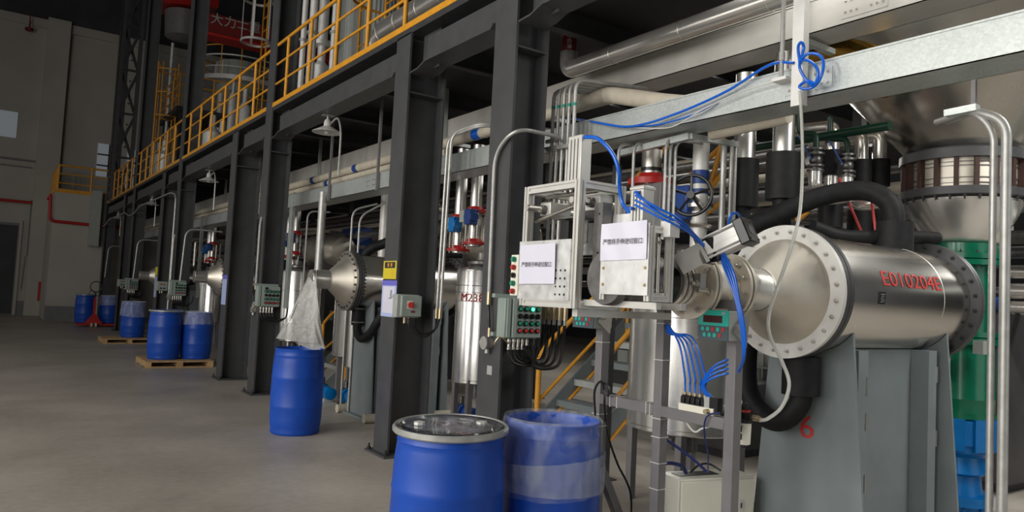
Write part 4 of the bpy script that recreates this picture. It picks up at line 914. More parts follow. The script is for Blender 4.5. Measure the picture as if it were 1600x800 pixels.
# cream cabinet
cx0, cx1, cy0, cy1 = 3.34, 3.86, 2.56, 2.98; czt = .605
cf_ = at('z', czt, 1061, 750); cl_ = at('z', czt, 1021, 738); cr_ = at('z', czt, 1179, 743)
exv = (cr_-cf_).normalized(); eyv = Vector((-exv.y, exv.x, 0)); wd_, dp_ = (cr_-cf_).length, max(.18, (cl_-cf_).length)
t = thing('control_cabinet', 'cream floor-standing control cabinet behind the tube stand', 'cabinet', (cf_.x, cf_.y, 0))
def cabq(u, v, z): return cf_+exv*u+eyv*v+Vector((0, 0, z-czt))
def cabbox(u0, u1, v0, v1, z0, z1):
    m = MB(); v = [cabq(u, w_, z) for u in (u0, u1) for w_ in (v0, v1) for z in (z0, z1)]
    return m.add(v, [(0, 1, 3, 2), (4, 6, 7, 5), (0, 4, 5, 1), (2, 3, 7, 6), (0, 2, 6, 4), (1, 5, 7, 3)])
part('body', cabbox(0, wd_, 0, dp_, 0, czt), M_['cream'], t, bev=.006)
dr = part('door', cabbox(.012, wd_-.012, -.016, -.002, .03, czt-.012), M_['cream'], t, bev=.004)
part('lock', cabbox(wd_-.13, wd_-.095, -.022, -.016, .41, .47), M_['flange'], dr)
part('lock_slot', cabbox(wd_-.116, wd_-.108, -.024, -.022, .425, .455), M_['black'], dr)
part('vent_slot', cabbox(.22, wd_-.2, -.018, -.016, .30, .345), M_['black'], dr)
part('cable_opening', cabbox(.06, wd_*.62, dp_*.35, dp_*.8, czt, czt+.003), M_['black'], t)

# ================================================================== DRUMS
def drum(x, y, z, label, lid=True, r=.285, h=.93, open_top=False, group=None, name='blue_drum', lean=(0, 0)):
    t = thing(name, label, 'drum', (x, y, z), group)
    R = r
    prof = [(0, R*.90), (.012, R*.94), (.03, R*.955), (.055, R*.935), (.085, R*.965), (.18, R*.995), (.29, R*1.0), (.305, R*1.016), (.32, R*1.0), (.46, R*1.012),
            (.60, R*1.0), (.615, R*1.016), (.63, R*1.0), (.74, R*.985), (.82, R*.955), (.845, R*.945), (.852, R*.957), (.862, R*.942), (.885, R*.93), (.905, R*.93)]
    if open_top: prof += [(.925, R*.95), (.93, R*.94), (.91, R*.915), (.5, R*.95), (.05, R*.9), (.045, .001)]
    prof = [(a*h/.93, b) for a, b in prof]
    part('drum_body', MB().lathe((x, y, z), Zx, prof, 64, cap=not open_top), M_['blue'], t)
    if lid:
        lx, ly = lean
        d = Vector((lx, ly, 1)).normalized(); c = Vector((x, y, z+h-.022))
        part('clamp_ring', MB().lathe(c, d, [(-.010, R*.965), (-.014, R*1.02), (-.006, R*1.045), (.010, R*1.045), (.020, R*1.02), (.020, R*.985), (.010, R*.965)], 72, cap=False), M_['galvpipe'], t)
        part('lid', MB().lathe(c, d, [(0, R*.93), (.016, R*.97), (.018, R*.93), (.004, R*.89), (.002, R*.80), (.012, R*.76), (.014, R*.3), (.012, .001)], 64, cap=False), M_['lidblack'] if name == 'lidded_drum' else M_['blue'], t)
        if name == 'lidded_drum':
            for (u, v) in ((1.895-x, 3.47-y), (2.215-x, 3.37-y)):
                part('bung_cap', MB().lathe(c+Vector((u, v, .012)), d, [(0, .032), (.014, .030), (.016, .024)], 8), M_['flange'], t, 'white bung cap')
            vv = MB(); random.seed(3)
            n = 26
            pts = {}
            for i in range(n+1):
                for j in range(24):
                    rr = R*.90*i/n; a = 2*PI*j/24
                    zz = .016+.016*math.sin(7*math.cos(a)*i/n*1.9+2)*math.cos(5*math.sin(a)*i/n*2.1)+random.uniform(-.004, .004)
                    zz = zz*(1-(i/n)**4)+.016*(i/n)**4
                    pts[i, j] = (c.x+rr*math.cos(a), c.y+rr*math.sin(a), c.z+max(.010, zz+.006))
            f = [(i*24+j, i*24+(j+1) % 24, (i+1)*24+(j+1) % 24, (i+1)*24+j) for i in range(n) for j in range(24)]
            vv.add([pts[i, j] for i in range(n+1) for j in range(24)], f)
            part('crumpled_film', vv, M_['film'], t, 'crumpled clear film over the lid', sharp=180)
    return t
def liner(x, y, zt, r, drop, label, group=None, seed=1, wav=.03, inner=.12, low=.0, matn='film'):
    """clear film folded over a drum rim: inside skirt, rim roll and outside skirt with creases"""
    random.seed(seed); n = 96; ph = [random.uniform(0, 6.28) for _ in range(8)]
    def cr(a, k): return sum(math.sin(a*f_+ph[i])*(1/(1+i*.5)) for i, f_ in enumerate((5, 9, 14, 23, 31)))*k
    prof = [(-inner, -.030, .006), (-inner*.5, -.022, .006), (-.01, -.014, .003), (.010, -.004, .002), (.012, .006, .002), (-.01, .014, .003), (-drop*.25, .016, .006), (-drop*.5, .02, .008), (-drop*.75, .022, .009), (-drop, .026, .010)]
    v = []
    for dz, dr, k in prof:
        for j in range(n):
            a = 2*PI*j/n; rr = r+dr+cr(a+dz*.8, k)*.8
            zz = zt+dz+(wav*math.sin(a+ph[0])*max(0, (-dz/drop)) if dr > .01 else 0)
            v.append((x+rr*math.cos(a), y+rr*math.sin(a), zz))
    f = [(i*n+j, i*n+(j+1) % n, (i+1)*n+(j+1) % n, (i+1)*n+j) for i in range(len(prof)-1) for j in range(n)]
    return solo('film_liner', MB().add(v, f), M_[matn], label, 'liner', group, sharp=180)
drum(2.035, 3.385, 0, 'blue plastic drum with a black lid and grey clamp ring, nearest the camera', name='lidded_drum', r=.290, lean=(-.03, -.02))
drum(2.68, 3.34, 0, 'open blue plastic drum lined with clear film under the strand cutter', lid=False, open_top=True, r=.278)
lo = liner(2.68, 3.34, .935, .270, .39, 'clear plastic film liner folded over the open drum by the cutter', seed=4, wav=.015)
def hem(x, y, r, zt, zb, tilt, seed):
    random.seed(seed); n = 96; v = []; ph = random.uniform(0, 6)
    for i in range(5):
        for j in range(n):
            a = 2*PI*j/n; z = zt+(zb-zt)*i/4 + tilt*math.cos(a+.6)*(1-i/4); rr = r+.003*math.sin(13*a+ph)+.003*math.sin(29*a)
            v.append((x+rr*math.cos(a), y+rr*math.sin(a), z))
    return MB().add(v, [(i*n+j, i*n+(j+1) % n, (i+1)*n+(j+1) % n, (i+1)*n+j) for i in range(4) for j in range(n)])
solo('film_band', hem(2.68, 3.34, .302, .735, .56, .035, 5), M_['film3'], 'milky lower band of the film folded over the open drum by the cutter', 'film', sharp=180)
drum(2.90, 8.17, 0, 'blue plastic drum standing under the hanging milky film bag', lid=False, open_top=True, r=.28)
# milky film bag hanging from the second nozzle over that drum
def hanging_bag():
    v = []; n = 60; m_ = 14
    nz_c = Vector((3.30, 2.58+BAY, 1.715))
    tip = at('y', 8.45, 437, 522); tail = at('y', 8.3, 488, 545); right = at('y', 8.5, 500, 470)
    ctr = Vector((3.07, 8.42, 1.0))
    for i in range(m_+1):
        t_ = i/m_
        for j in range(n):
            a = 2*PI*j/n
            # top: around the nozzle (axis x) ; bottom: wide mouth
            top = nz_c+Vector((-.06+.05*math.cos(a), .125*math.sin(a)*1.02, .125*math.cos(a)))
            fold = 1+.06*math.sin(9*a+1)+.05*math.sin(17*a)
            bx = -math.cos(a)*.02; 
            mouth = Vector((2.99, 8.30, .99))+Vector((.24*math.sin(a)*-.75, .26*math.sin(a)*.65+.12*math.cos(a), .0))*fold + Vector((-.10, 0, .03))*(math.sin(a) > .3)*(math.sin(a)-.3) + Vector((0, 0, -.10*max(0, -math.sin(a-.5))))
            s_ = t_**.85
            p = top.lerp(mouth, s_); p.z -= .06*math.sin(PI*t_)*(.5-.5*math.cos(a))
            c = top.lerp(mouth, s_)
            v.append(p)
    f = [(i*n+j, i*n+(j+1) % n, (i+1)*n+(j+1) % n, (i+1)*n+j) for i in range(m_) for j in range(n)]
    return MB().add(v, f)
solo('film_bag', hanging_bag(), M_['film2'], 'milky plastic film bag tied to the second nozzle and spreading over the blue drum', 'bag', sharp=180)
# pallets with drums
def pallet(x, y, w, d, label, rot=0):
    t = thing('wooden_pallet', label, 'pallet', (x, y, 0), 'wooden pallets')
    for j in range(7):
        yy = y-d/2+d*(j+.5)/7; part('deck_board', MB().box((x-w/2, yy-d/18, .10), (x+w/2, yy+d/18, .122)), M_['wood'], t)
    for j in range(3):
        xx = x-w/2+.05+(w-.1)*j/2; part('runner', MB().box((xx-.05, y-d/2, .022), (xx+.05, y+d/2, .10)), M_['wood'], t)
    for j in range(3):
        yy = y-d/2+.05+(d-.1)*j/2; part('bottom_board', MB().box((x-w/2, yy-.05, 0), (x+w/2, yy+.05, .022)), M_['wood'], t)
pallet(3.05, 15.5, 1.18, 1.1, 'wooden pallet carrying two blue drums'); 
drum(2.83, 15.45, .122, 'tall blue drum with a closed lid on the wooden pallet', r=.29)
drum(3.42, 15.50, .122, 'blue drum with a film-wrapped top on the wooden pallet', lid=False, open_top=True, r=.285, h=.90)
liner(3.42, 15.50, 1.03, .275, .26, 'clear film liner over the second drum on the two-drum pallet', seed=12, matn='film3')
pallet(3.0, 21.1, 1.2, 1.0, 'wooden pallet carrying the single film-wrapped drum farther back')
drum(3.13, 21.3, .122, 'blue drum with a film-wrapped top alone on the farther pallet', lid=False, open_top=True, r=.285, h=.90)
liner(3.13, 21.3, 1.03, .275, .36, 'clear film liner over the single drum on the farther pallet', seed=15, matn='film3')
pj = thing('pallet_jack', 'red pallet jack holding the two farthest drums by the landing wall', 'pallet jack', (2.9, 27.6, 0))
part('fork', MB().box((2.45, 27.5, .05), (3.55, 27.7, .11)), M_['red'], pj); part('fork', MB().box((2.45, 28.2, .05), (3.55, 28.4, .11)), M_['red'], pj)
part('frame', MB().plate([(2.62, 27.4, .1), (3.15, 27.4, .1), (2.93, 27.4, .42), (2.84, 27.4, .42)], (0, .06, 0)).box((2.85, 27.42, .38), (2.92, 27.48, .95)), M_['red'], pj)
part('handle', MB().ring((2.885, 27.42, 1.30), (0, 1, 0), .17, .015, 24, 8).cyl((2.885, 27.45, .9), (2.885, 27.42, 1.14), .018, n=10), M_['black'], pj)
part('wheel', MB().cyl((2.80, 27.4, .07), (2.86, 27.4, .07), .07, n=20), M_['creampipe'], pj); part('wheel', MB().cyl((2.92, 27.4, .07), (2.98, 27.4, .07), .07, n=20), M_['creampipe'], pj)
drum(2.68, 28.1, .11, 'blue drum with a closed lid on the red pallet jack', r=.29)
drum(3.38, 28.1, .11, 'blue drum with a film-wrapped top on the red pallet jack', lid=False, open_top=True, r=.285, h=.90)
liner(3.38, 28.1, 1.02, .275, .3, 'clear film liner over the drum on the red pallet jack', seed=21, matn='film3')
tube_thing('pallet_loop', 'dark strap looped on the floor side of the farthest drums', 'strap', [(2.72, 27.75, 1.06), (2.8, 27.7, 1.18), (2.95, 27.7, 1.0), (3.1, 27.75, 1.07)], .01, M_['black'])

# ================================================================== CONTROL CABINETS AND SWITCHES ON COLUMNS
def button_cabinet(y, label, lit):
    t = thing('control_station', label, 'control panel', (3.42, y, 1.29), 'explosion-proof control stations')
    x0, x1, z0, z1 = 3.285, 3.525, 1.305, 1.60; yf = y-.32; yb = y-.19
    part('back_box', MB().box((x0-.075, yf+.02, z0-.01), (x1, yb, z1)), M_['boxgrey'], t, bev=.008)
    part('hinge_flange', MB().box((x0-.06, yf+.005, z0), (x0-.03, yf+.02, z1)).box((x0-.015, yf-.01, z0), (x0, yf+.02, z1)), M_['boxgrey'], t)
    dr = part('front_plate', MB().box((x0+.0, yf-.012, z0), (x1+.005, yf+.005, z1-.005)), M_['boxgrey'], t, bev=.003)
    part('mounting_rail', MB().box((x0-.10, yb, z1-.0), (x1+.02, yb+.04, z1+.03)).box((x0-.10, yb, z0+.0), (x1+.02, yb+.04, z0+.03)), M_['boxgrey'], t)
    for r_ in range(4):
        for c_ in range(4):
            x = x0+.040+.056*c_; z = z0+.052+.055*r_
            mt = 'redbtn' if r_ == 0 else 'greenbtn' if r_ in (1, 3) else 'black'
            if r_ == 3 and c_ == 2 and lit: mt = 'lamp_on'
            part('button_collar', MB().cyl((x, yf-.012, z), (x, yf-.026, z), .0205, n=20), M_['black'] if mt != 'lamp_on' else M_['greenbtn'], dr)
            if r_ == 2: part('selector', MB().box((x-.005, yf-.045, z-.017), (x+.005, yf-.026, z+.017)), M_['black'], dr)
            else: part('push_button', MB().lathe((x, yf-.026, z), (0, -1, 0), [(0, .014), (.010, .013), (.014, .008)], 16), M_[mt], dr, {'redbtn': 'dark red push button', 'greenbtn': 'green push button', 'lamp_on': 'lit green lamp'}[mt])
    part('key_switch', MB().cyl((x0+.04, yf-.012, z1-.035), (x0+.04, yf-.03, z1-.035), .018, n=16), M_['black'], dr)
    for j in range(5):
        x = x0-.005+.042*j
        part('cable_gland', MB().lathe((x, yf+.05, z0-.01), (0, 0, -1), [(0, .012), (.01, .015), (.03, .015), (.032, .011), (.07, .012), (.075, .016), (.085, .016)], 12), M_['bolt'], t)
    cb = MB()
    for j in range(5):
        x = x0-.005+.042*j
        cb.tube(smooth_path([(x, yf+.05, z0-.09), (x+.01, yf+.05, z0-.15), (x+.07, yf+.05, z0-.205+.012*j), (3.55, yf+.08, z0-.225+.01*j), (3.68, yf+.12, z0-.16), (3.72, yf+.16, z0-.02)], 6), .010, 8)
    part('cable_loop', cb, M_['black'], t, 'bundle of black cables')
    wl_ = MB().tube(smooth_path([(x0-.02, yf+.03, z0-.05), (x0-.10, yf+.03, z0+.0), (x0-.13, yf+.06, z0-.05), (x0-.10, yf+.08, z0-.08)], 6), .006, 6)
    part('earth_wire', wl_, M_['brass'], t)
    return t
bc = button_cabinet(TY[0], 'grey-green sixteen-button control station with one lit green lamp on the nearest tall column', True)
b2 = button_cabinet(TY[1], 'grey-green sixteen-button control station on the second tall column', False)
dup(b2, (0, BAY, 0), 'grey-green control station on the third tall column'); dup(b2, (0, 2*BAY, 0), 'grey-green control station on the fourth tall column')
def switch_box(y, label, big=False):
    t = thing('switch_box', label, 'switch', (3.40, y, 1.35), 'isolator switch boxes')
    x0, x1, z0, z1 = 3.30, 3.50, 1.365, 1.575; yf = y-.30
    part('back_box', MB().box((x0-.055, yf+.035, z0-.005), (x1-.01, yf+.13, z1+.01)), M_['boxlight'], t, bev=.008)
    dr = part('front_box', MB().box((x0-.02, yf, z0+.005), (x1, yf+.04, z1)), M_['boxgrey'], t, bev=.008)
    part('bracket', MB().box((x0-.04, yf+.13, z1-.03), (x1, yf+.17, z1)), M_['boxgrey'], t)
    if not big:
        part('switch_plate', MB().box((x0+.04, yf-.004, z0+.08), (x0+.10, yf, z0+.16)), M_['flange'], dr)
        part('rotary_handle', MB().cyl((x0+.075, yf-.004, z0+.12), (x0+.075, yf-.03, z0+.12), .030, n=20).box((x0+.065, yf-.045, z0+.09), (x0+.085, yf-.028, z0+.15)), M_['redbtn'], dr, 'red rotary handle')
        part('label_plate', MB().box((x0+.085, yf-.003, z0+.045), (x0+.13, yf, z0+.065)), M_['darkred'], dr)
    else:
        for j in range(2):
            for i in range(2): part('push_button', MB().cyl((x0+.05+.07*i, yf, z0+.06+.09*j), (x0+.05+.07*i, yf-.02, z0+.06+.09*j), .018, n=16), M_['redbtn'] if j else M_['black'], dr)
    for j in range(2): part('cable_gland', MB().cyl((x0+.045+.045*j, yf+.05, z0), (x0+.045+.045*j, yf+.05, z0-.06), .013, n=12), M_['brass'], t)
    return t
s0 = switch_box(SY[0], 'grey isolator box with a red rotary switch beside the two posters')
s2 = switch_box(SY[2]-.0, 'pale four-button switch box behind the lidded pallet drum', True); dup(s2, (0, BAY, 0), 'pale four-button switch box on the farthest short column')
s3 = dup(s2, (.05, -1.4, 0), 'pale four-button switch box hung beside the third tall column')
# posters on the short column
a = at('x', XC-.004, 600, 410); b = at('x', XC-.004, 619, 440)
P_ = lambda x, y: at('x', XC-.003, x, y)
def card(name, label, cat, px0, py0, px1, py1, m_):
    p, q = P_(px0, py0), P_(px1, py1)
    t = thing(name, label, cat, (XC-.003, (p.y+q.y)/2, q.z)); part('sheet', MB().box((XC-.004, q.y, q.z), (XC-.0015, p.y, p.z)), m_, t); return t, p, q
t, p, q = card('warning_poster', 'yellow warning poster at the top of the poster column', 'poster', 600, 408, 618.5, 436, M_['yellowprint'])
h = p.z-q.z; w_ = p.y-q.y
part('dark_heading', MB().box((XC-.005, q.y+w_*.1, p.z-h*.40), (XC-.004, p.y-w_*.1, p.z-h*.06)), M_['ink'], t)
ft = MB()
for i in range(2): ft.bar((XC-.0055, q.y+w_*(.38+.24*i), p.z-h*.32), (XC-.0055, q.y+w_*(.38+.24*i), p.z-h*.12), w_*.12, .001, (1, 0, 0))
for i in range(4): ft.box((XC-.0055, q.y+w_*.12, q.z+h*(.10+.12*i)), (XC-.004, q.y+w_*.42, q.z+h*(.13+.12*i)))
part('print', ft, M_['yellow'], t)
t, p, q = card('notice_poster', 'tall pale notice with a blue heading below the yellow poster', 'poster', 598, 438, 617, 496, M_['paleblue'])
h = p.z-q.z; w_ = p.y-q.y
part('blue_heading', MB().box((XC-.005, q.y, p.z-h*.14), (XC-.004, p.y, p.z)), M_['blueprint'], t)
part('white_field', MB().box((XC-.005, q.y+w_*.12, q.z+h*.10), (XC-.004, p.y-w_*.1, p.z-h*.17)), M_['paper'], t)
ft = MB()
for i in range(7): ft.box((XC-.006, q.y+w_*.28, q.z+h*(.50+.035*i)), (XC-.005, q.y+w_*(.40 if i else .5), q.z+h*(.52+.035*i)))
part('print', ft, M_['ink'], t)
o = thing('notice_poster', 'pale blue notice on the second short column, behind the film bag', 'poster', (XC-.003, SY[1], 1.25))
part('sheet', MB().box((XC-.004, SY[1]-.14, 1.25), (XC-.001, SY[1]+.14, 1.75)), M_['paleblue'], o); part('blue_heading', MB().box((XC-.005, SY[1]-.14, 1.68), (XC-.004, SY[1]+.14, 1.75)), M_['blueprint'], o)
o = thing('notice_poster', 'pale notice with a yellow top on the third short column behind the pallet drums', 'poster', (XC-.003, SY[2], 1.25))
part('sheet', MB().box((XC-.004, SY[2]-.14, 1.2), (XC-.001, SY[2]+.14, 1.7)), M_['paleblue'], o); part('yellow_heading', MB().box((XC-.006, SY[2]-.14, 1.72), (XC-.001, SY[2]+.14, 1.92)), M_['yellowprint'], o)

# ================================================================== STAIRS behind the nearest column
def stairs(k, label):
    t = thing('steel_stairs', label, 'stairs', (5.6, 6.1+BAY*k, 0), 'short stairs between the vessels')
    dy = BAY*k; xa, xb = 4.98, 6.3; ya, yb = 5.50+dy, 6.55+dy
    for j in range(6):
        x = 4.95+.245*j; z = .30+.215*j
        part('tread', MB().box((x, ya+.02, z-.045), (x+.25, yb-.12, z)).box((x-.005, ya+.015, z-.065), (x+.008, yb-.115, z+.002)), M_['grey'] if j % 2 else M_['boxlight'], t)
    for y in (ya, yb-.10): part('stringer', MB().bar((4.72, y, .02), (6.30, y, 1.42), .02, .17), M_['grey'], t)
    for y, x0 in ((yb-.13, 4.92), (ya-.02, 5.0)):
        dx = .0
        part('newel_post', MB().cyl((x0, y, .12), (x0, y, .98), .03, n=12), M_['yellow'], t)
        part('handrail', MB().tube(bend([(x0, y, .98), (x0+.10, y, 1.12), (6.3, y, 2.18)], .08), .026, 12), M_['yellow'], t)
        part('middle_rail', MB().cyl((x0, y, .50), (6.3, y, 1.68), .020, n=12), M_['yellow'], t)
        part('low_rail', MB().cyl((x0+.05, y, .18), (6.3, y, 1.30), .018, n=12), M_['yellow'], t)
        part('top_post', MB().cyl((6.2, y, 1.2), (6.2, y, 2.12), .024, n=12), M_['yellow'], t)
for k, l in ((0, 'grey steel stairs with yellow handrails behind the nearest tall column'), (1, 'grey steel stairs with yellow handrails beyond the second vessel'), (2, 'grey steel stairs with yellow handrails behind the two-drum pallet')): stairs(k, l)
p = at('z', 0, 944, 749)
o = thing('slim_post', 'slim dark post on a foot plate beyond the tube stand', 'post', (p.x, p.y, 0)); part('shaft', MB().box((p.x-.03, p.y-.03, .01), (p.x+.03, p.y+.03, 2.88)), M_['col'], o); part('foot_plate', MB().box((p.x-.08, p.y-.08, 0), (p.x+.08, p.y+.08, .01)), M_['col'], o)

# ================================================================== PIPEWORK BEHIND THE VESSELS
def lagged_drop(x, y, z0, z1, z2, label, r=.075, rr=.13):
    o = thing('valve_drop_pipe', label, 'pipe', (x, y, z0))
    part('polished_pipe', MB().cyl((x, y, z1), (x, y, z2), r, n=28), M_['ribbed'], o)
    part('foam_sleeve', MB().cyl((x, y, z0+.35*(z1-z0)), (x, y, z1), rr, n=28), M_['rubber'], o)
    part('foam_tail', MB().cyl((x, y, z0), (x, y, z0+.36*(z1-z0)), rr*.55, n=20), M_['rubber'], o)
for px, ya_, ybz, ytop, X_, r, rr, l in ((1224, 330, 240, 185, 4.7, .078, .12, 'polished drop pipe with a thick black foam sleeve, nearest of the pair over the cone'), (1163, 345, 250, 205, 4.9, .085, .115, 'polished drop pipe with a thick black foam sleeve, farther of the pair over the cone')):
    p0, p1, p2_ = at('x', X_, px, ya_), at('x', X_, px, ybz), at('x', X_, px, ytop)
    lagged_drop(X_, p1.y, p0.z-.1, p1.z, 3.5, l, r, rr)
lab5 = ['first', 'second', 'third', 'fourth', 'fifth', 'sixth']
for i, (px, ya_, yb_, X_) in enumerate([(1300, 236, 275, 5.5), (1345, 251, 291, 5.8), (1374, 250, 291, 6.0)]):
    p0, p1 = at('x', X_, px, yb_), at('x', X_, px, ya_); y = p1.y; z0, z1 = p0.z, p1.z
    o = thing('sleeved_riser', 'short polished riser with a black foam sleeve, %s in the rack behind the nearest vessel' % lab5[i], 'pipe', (X_, y, z0-.5), 'sleeved risers behind the nearest vessel')
    part('sleeve', MB().cyl((X_, y, z0), (X_, y, z1), .085, n=24), M_['rubber'], o)
    part('riser', MB().cyl((X_, y, z0-.22), (X_, y, z0), .055, n=20), M_['pipeclad'], o); part('riser', MB().cyl((X_, y, z1), (X_, y, z1+.12), .055, n=20), M_['pipeclad'], o)
    part('elbow', MB().tube(bend([(X_, y, z1+.10), (X_, y, z1+.20), (X_-.02, y+.45, z1+.22)], .09, 6), .055, 16), M_['pipeclad'], o)
    part('lower_sleeve', MB().cyl((X_, y, z0-.42), (X_, y, z0-.2), .095, n=20), M_['rubber'], o)
    part('lower_pipe', MB().cyl((X_, y, 1.2), (X_, y, z0-.4), .05, n=16), M_['rubber'], o)
for i, (px, py_, X_) in enumerate([(1274, 268, 5.2), (1323, 277, 5.4)]):
    p = at('x', X_, px, py_); o = thing('ball_valve', 'flanged steel valve feeding a bent pipe under the green line, %s' % ('nearer the cone' if i == 0 else 'nearer the hopper'), 'valve', tuple(p), 'flanged valves under the green line')
    y = p.y; z = p.z
    vb = MB()
    for dz in (.0, .035, .13, .165): vb.cyl((X_, y, z+dz), (X_, y, z+dz+.015), .065, n=24)
    vb.cyl((X_, y, z), (X_, y, z+.18), .035, n=20).sphere((X_, y, z+.09), .05)
    part('valve_body', vb, M_['darksteel'], o)
    part('bent_pipe', MB().tube(bend([(X_, y, z), (X_, y, z-.14), (X_-.06, y-.16, z-.24), (X_-.05, y-.32, z-.22)], .07, 6), .05, 18), M_['pipeclad'], o)
    part('green_pipe', MB().tube(bend([(X_, y, z+.18), (X_, y, z+.30), (X_, y+.15, z+.32), (X_, y+.15, z+.5)], .05, 5), .022, 12), M_['darkgreen'], o, 'dark green feed pipe')
    part('lever', MB().bar((X_-.05, y, z+.09), (X_-.08, y+.10, z+.28), .02, .012), M_['darkblue'], o)
solo('green_header', MB().cyl((5.4, 2.9, 3.02), (5.4, 4.1, 3.02), .035, n=16), M_['darkgreen'], 'dark green header pipe under the trays behind the cone', 'pipe')
for i, (a_, b_) in enumerate([((1311, 278), (1352, 375)), ((1360, 295), (1368, 362))]):
    p, q = at('x', 5.2, *a_), at('x', 5.2, *b_)
    solo('orange_hose', MB().tube([p, (p+q)/2+Vector((0, 0, -.01)), q], .010, 8), M_['redbtn'], 'thin orange-red hose slanting behind the nearest vessel, %s' % ('longer one' if i == 0 else 'shorter one'), 'hose')
# rack of horizontal pipes (along the hall) and cross pipes
random.seed(11)
hp_l = 'dim steel pipe running lengthwise in the rack behind the vessels'
for (x, z, r, mt) in [(5.9, 2.95, .05, 'darksteel'), (6.15, 2.72, .06, 'frame'), (6.4, 2.95, .045, 'creampipe'), (6.7, 2.6, .06, 'darksteel'), (7.0, 2.85, .07, 'creampipe'), (7.3, 2.35, .06, 'darksteel'), (7.6, 2.65, .05, 'frame'),
                      (8.0, 3.0, .07, 'creampipe'), (8.3, 2.3, .06, 'darksteel'), (6.9, 3.3, .06, 'darksteel'), (7.5, 3.5, .06, 'creampipe'), (8.6, 3.35, .07, 'darksteel'), (7.1, 2.05, .05, 'frame'), (8.2, 1.9, .05, 'darksteel')]:
    solo('rack_pipe', MB().cyl((x, 3.9 if x < 7.2 else 1.2, z), (x, 32, z), r, n=16), M_[mt], hp_l, 'pipe', 'lengthwise rack pipes')
for k in range(24):
    y = 1.0+k*1.32; z = random.choice([2.45, 2.62, 2.8]); x0 = random.choice([5.5, 5.7, 6.0]) if y > 4.2 else 7.2
    solo('rack_crossbar', MB().box((x0, y-.03, z), (9.4, y+.03, z+.07)), M_['frame'], 'grey crossbar of the pipe rack behind the vessels', 'crossbar', 'pipe rack crossbars')
for k in range(12):
    y = 1.6+k*2.7
    o = thing('rack_post', 'dark post of the pipe rack behind the vessels, %s along' % lab9[k], 'post', (7.4, y, 0), 'pipe rack posts')
    part('shaft', MB().box((7.35, y-.05, .01), (7.45, y+.05, 4.2)), M_['deck'], o); part('foot_plate', MB().box((7.28, y-.1, 0), (7.52, y+.1, .01)), M_['deck'], o)
# vertical process pipes, valves with red flanges and actuators: one cluster per bay
def valve_cluster(k, base, px_shift, lab):
    for i, (dx, dy, z0, z1) in enumerate([(0, 0, 2.12, 2.60), (.0, -.36, 2.19, 2.67)]):
        x, y = base[0]+dx, base[1]+dy
        o = thing('actuated_valve', 'red-flanged valve with blue actuator, %s, %s' % (lab, ('farther one', 'nearer one')[i]), 'valve', (x, y, z0), 'red-flanged valves')
        part('body', MB().cyl((x, y, z0), (x, y, z1), .075, n=24), M_['steel'], o)
        for z in (z0+.02, z1-.08): part('red_flange', MB().lathe((x, y, z), Zx, [(0, .14), (.03, .14), (.035, .10), (.07, .085)], 28), M_['red'], o)
        tr = MB()
        for an in range(4): c, s_ = math.cos(an*PI/2+.5)*.125, math.sin(an*PI/2+.5)*.125; tr.cyl((x+c, y+s_, z0), (x+c, y+s_, z1-.04), .007, n=8)
        part('tie_rod', tr, M_['bolt'], o)
        part('actuator', MB().box((x-.19, y-.17, z0+.24), (x-.07, y-.05, z0+.42)).cyl((x-.13, y-.19, z0+.33), (x-.13, y-.03, z0+.33), .06, n=16), M_['bluepaint'] if i == 0 else M_['darkblue'], o, 'blue actuator', bev=.01)
        part('riser', MB().cyl((x, y, z1-.02), (x, y, 2.9+.5), .07, n=24), M_['ribbed'], o)
        part('level_tag', MB().box((x-.15, y+.02, z0+.28), (x-.12, y+.12, z0+.42)), M_['boxlight'], o)
for k, l in ((0, 'above the slim tank'), (1, 'in the bay past the second column'), (2, 'in the third bay')):
    valve_cluster(k, (4.68, 7.84+BAY*k), 0, l)
# nearest gate valve cluster above the large tank
p = at('x', 4.5, 1017, 285)
o = thing('actuated_valve', 'stainless upright pipe with a red flange right behind the front station', 'valve', (4.5, p.y, 1.9))
part('body', MB().cyl((4.5, p.y, 1.95), (4.5, p.y, 2.90), .085, n=28), M_['steel'], o)
part('red_flange', MB().lathe((4.5, p.y, p.z-.03), Zx, [(0, .19), (.05, .19), (.06, .13), (.10, .10)], 32), M_['red'], o)
part('gearbox', MB().box((4.35, p.y-.26, p.z-.38), (4.62, p.y-.06, p.z-.04)), M_['frame'], o, bev=.01)
part('marking_band', MB().cyl((4.5, p.y, 2.72), (4.5, p.y, 2.75), .088, n=28), M_['black'], o)
hw = at('x', 4.35, 1080, 305)
o = thing('gate_valve', 'gate valve with a big black handwheel and white pipe behind the tilted cylinder', 'valve', (4.45, hw.y, 1.95))
d_ = Vector((-1, -.55, .05)).normalized(); c = hw
mw = MB().ring(c, d_, .155, .014, 48, 10).lathe(c, d_, [(-.03, .03), (.03, .03)], 16)
u_, w_2, _d = basis(d_)
for j in range(5): an = j*2*PI/5+.3; mw.tube([c, c+(u_*math.cos(an)+w_2*math.sin(an))*.15], .011, 8)
part('handwheel', mw, M_['black'], o, 'black five-spoke handwheel')
part('stem', MB().cyl(c, c-d_*.22, .018, n=12), M_['bolt'], o)
g_ = c-d_*.30
part('pipe', MB().cyl((g_.x, g_.y, 1.9), (g_.x, g_.y, 2.95), .065, n=24), M_['flange'], o, 'white pipe')
part('marking_band', MB().cyl((g_.x, g_.y, hw.z+.13), (g_.x, g_.y, hw.z+.24), .067, n=24).cyl((g_.x, g_.y, hw.z+.05), (g_.x, g_.y, hw.z+.09), .067, n=24), M_['darkblue'], o, 'blue flow marking band')
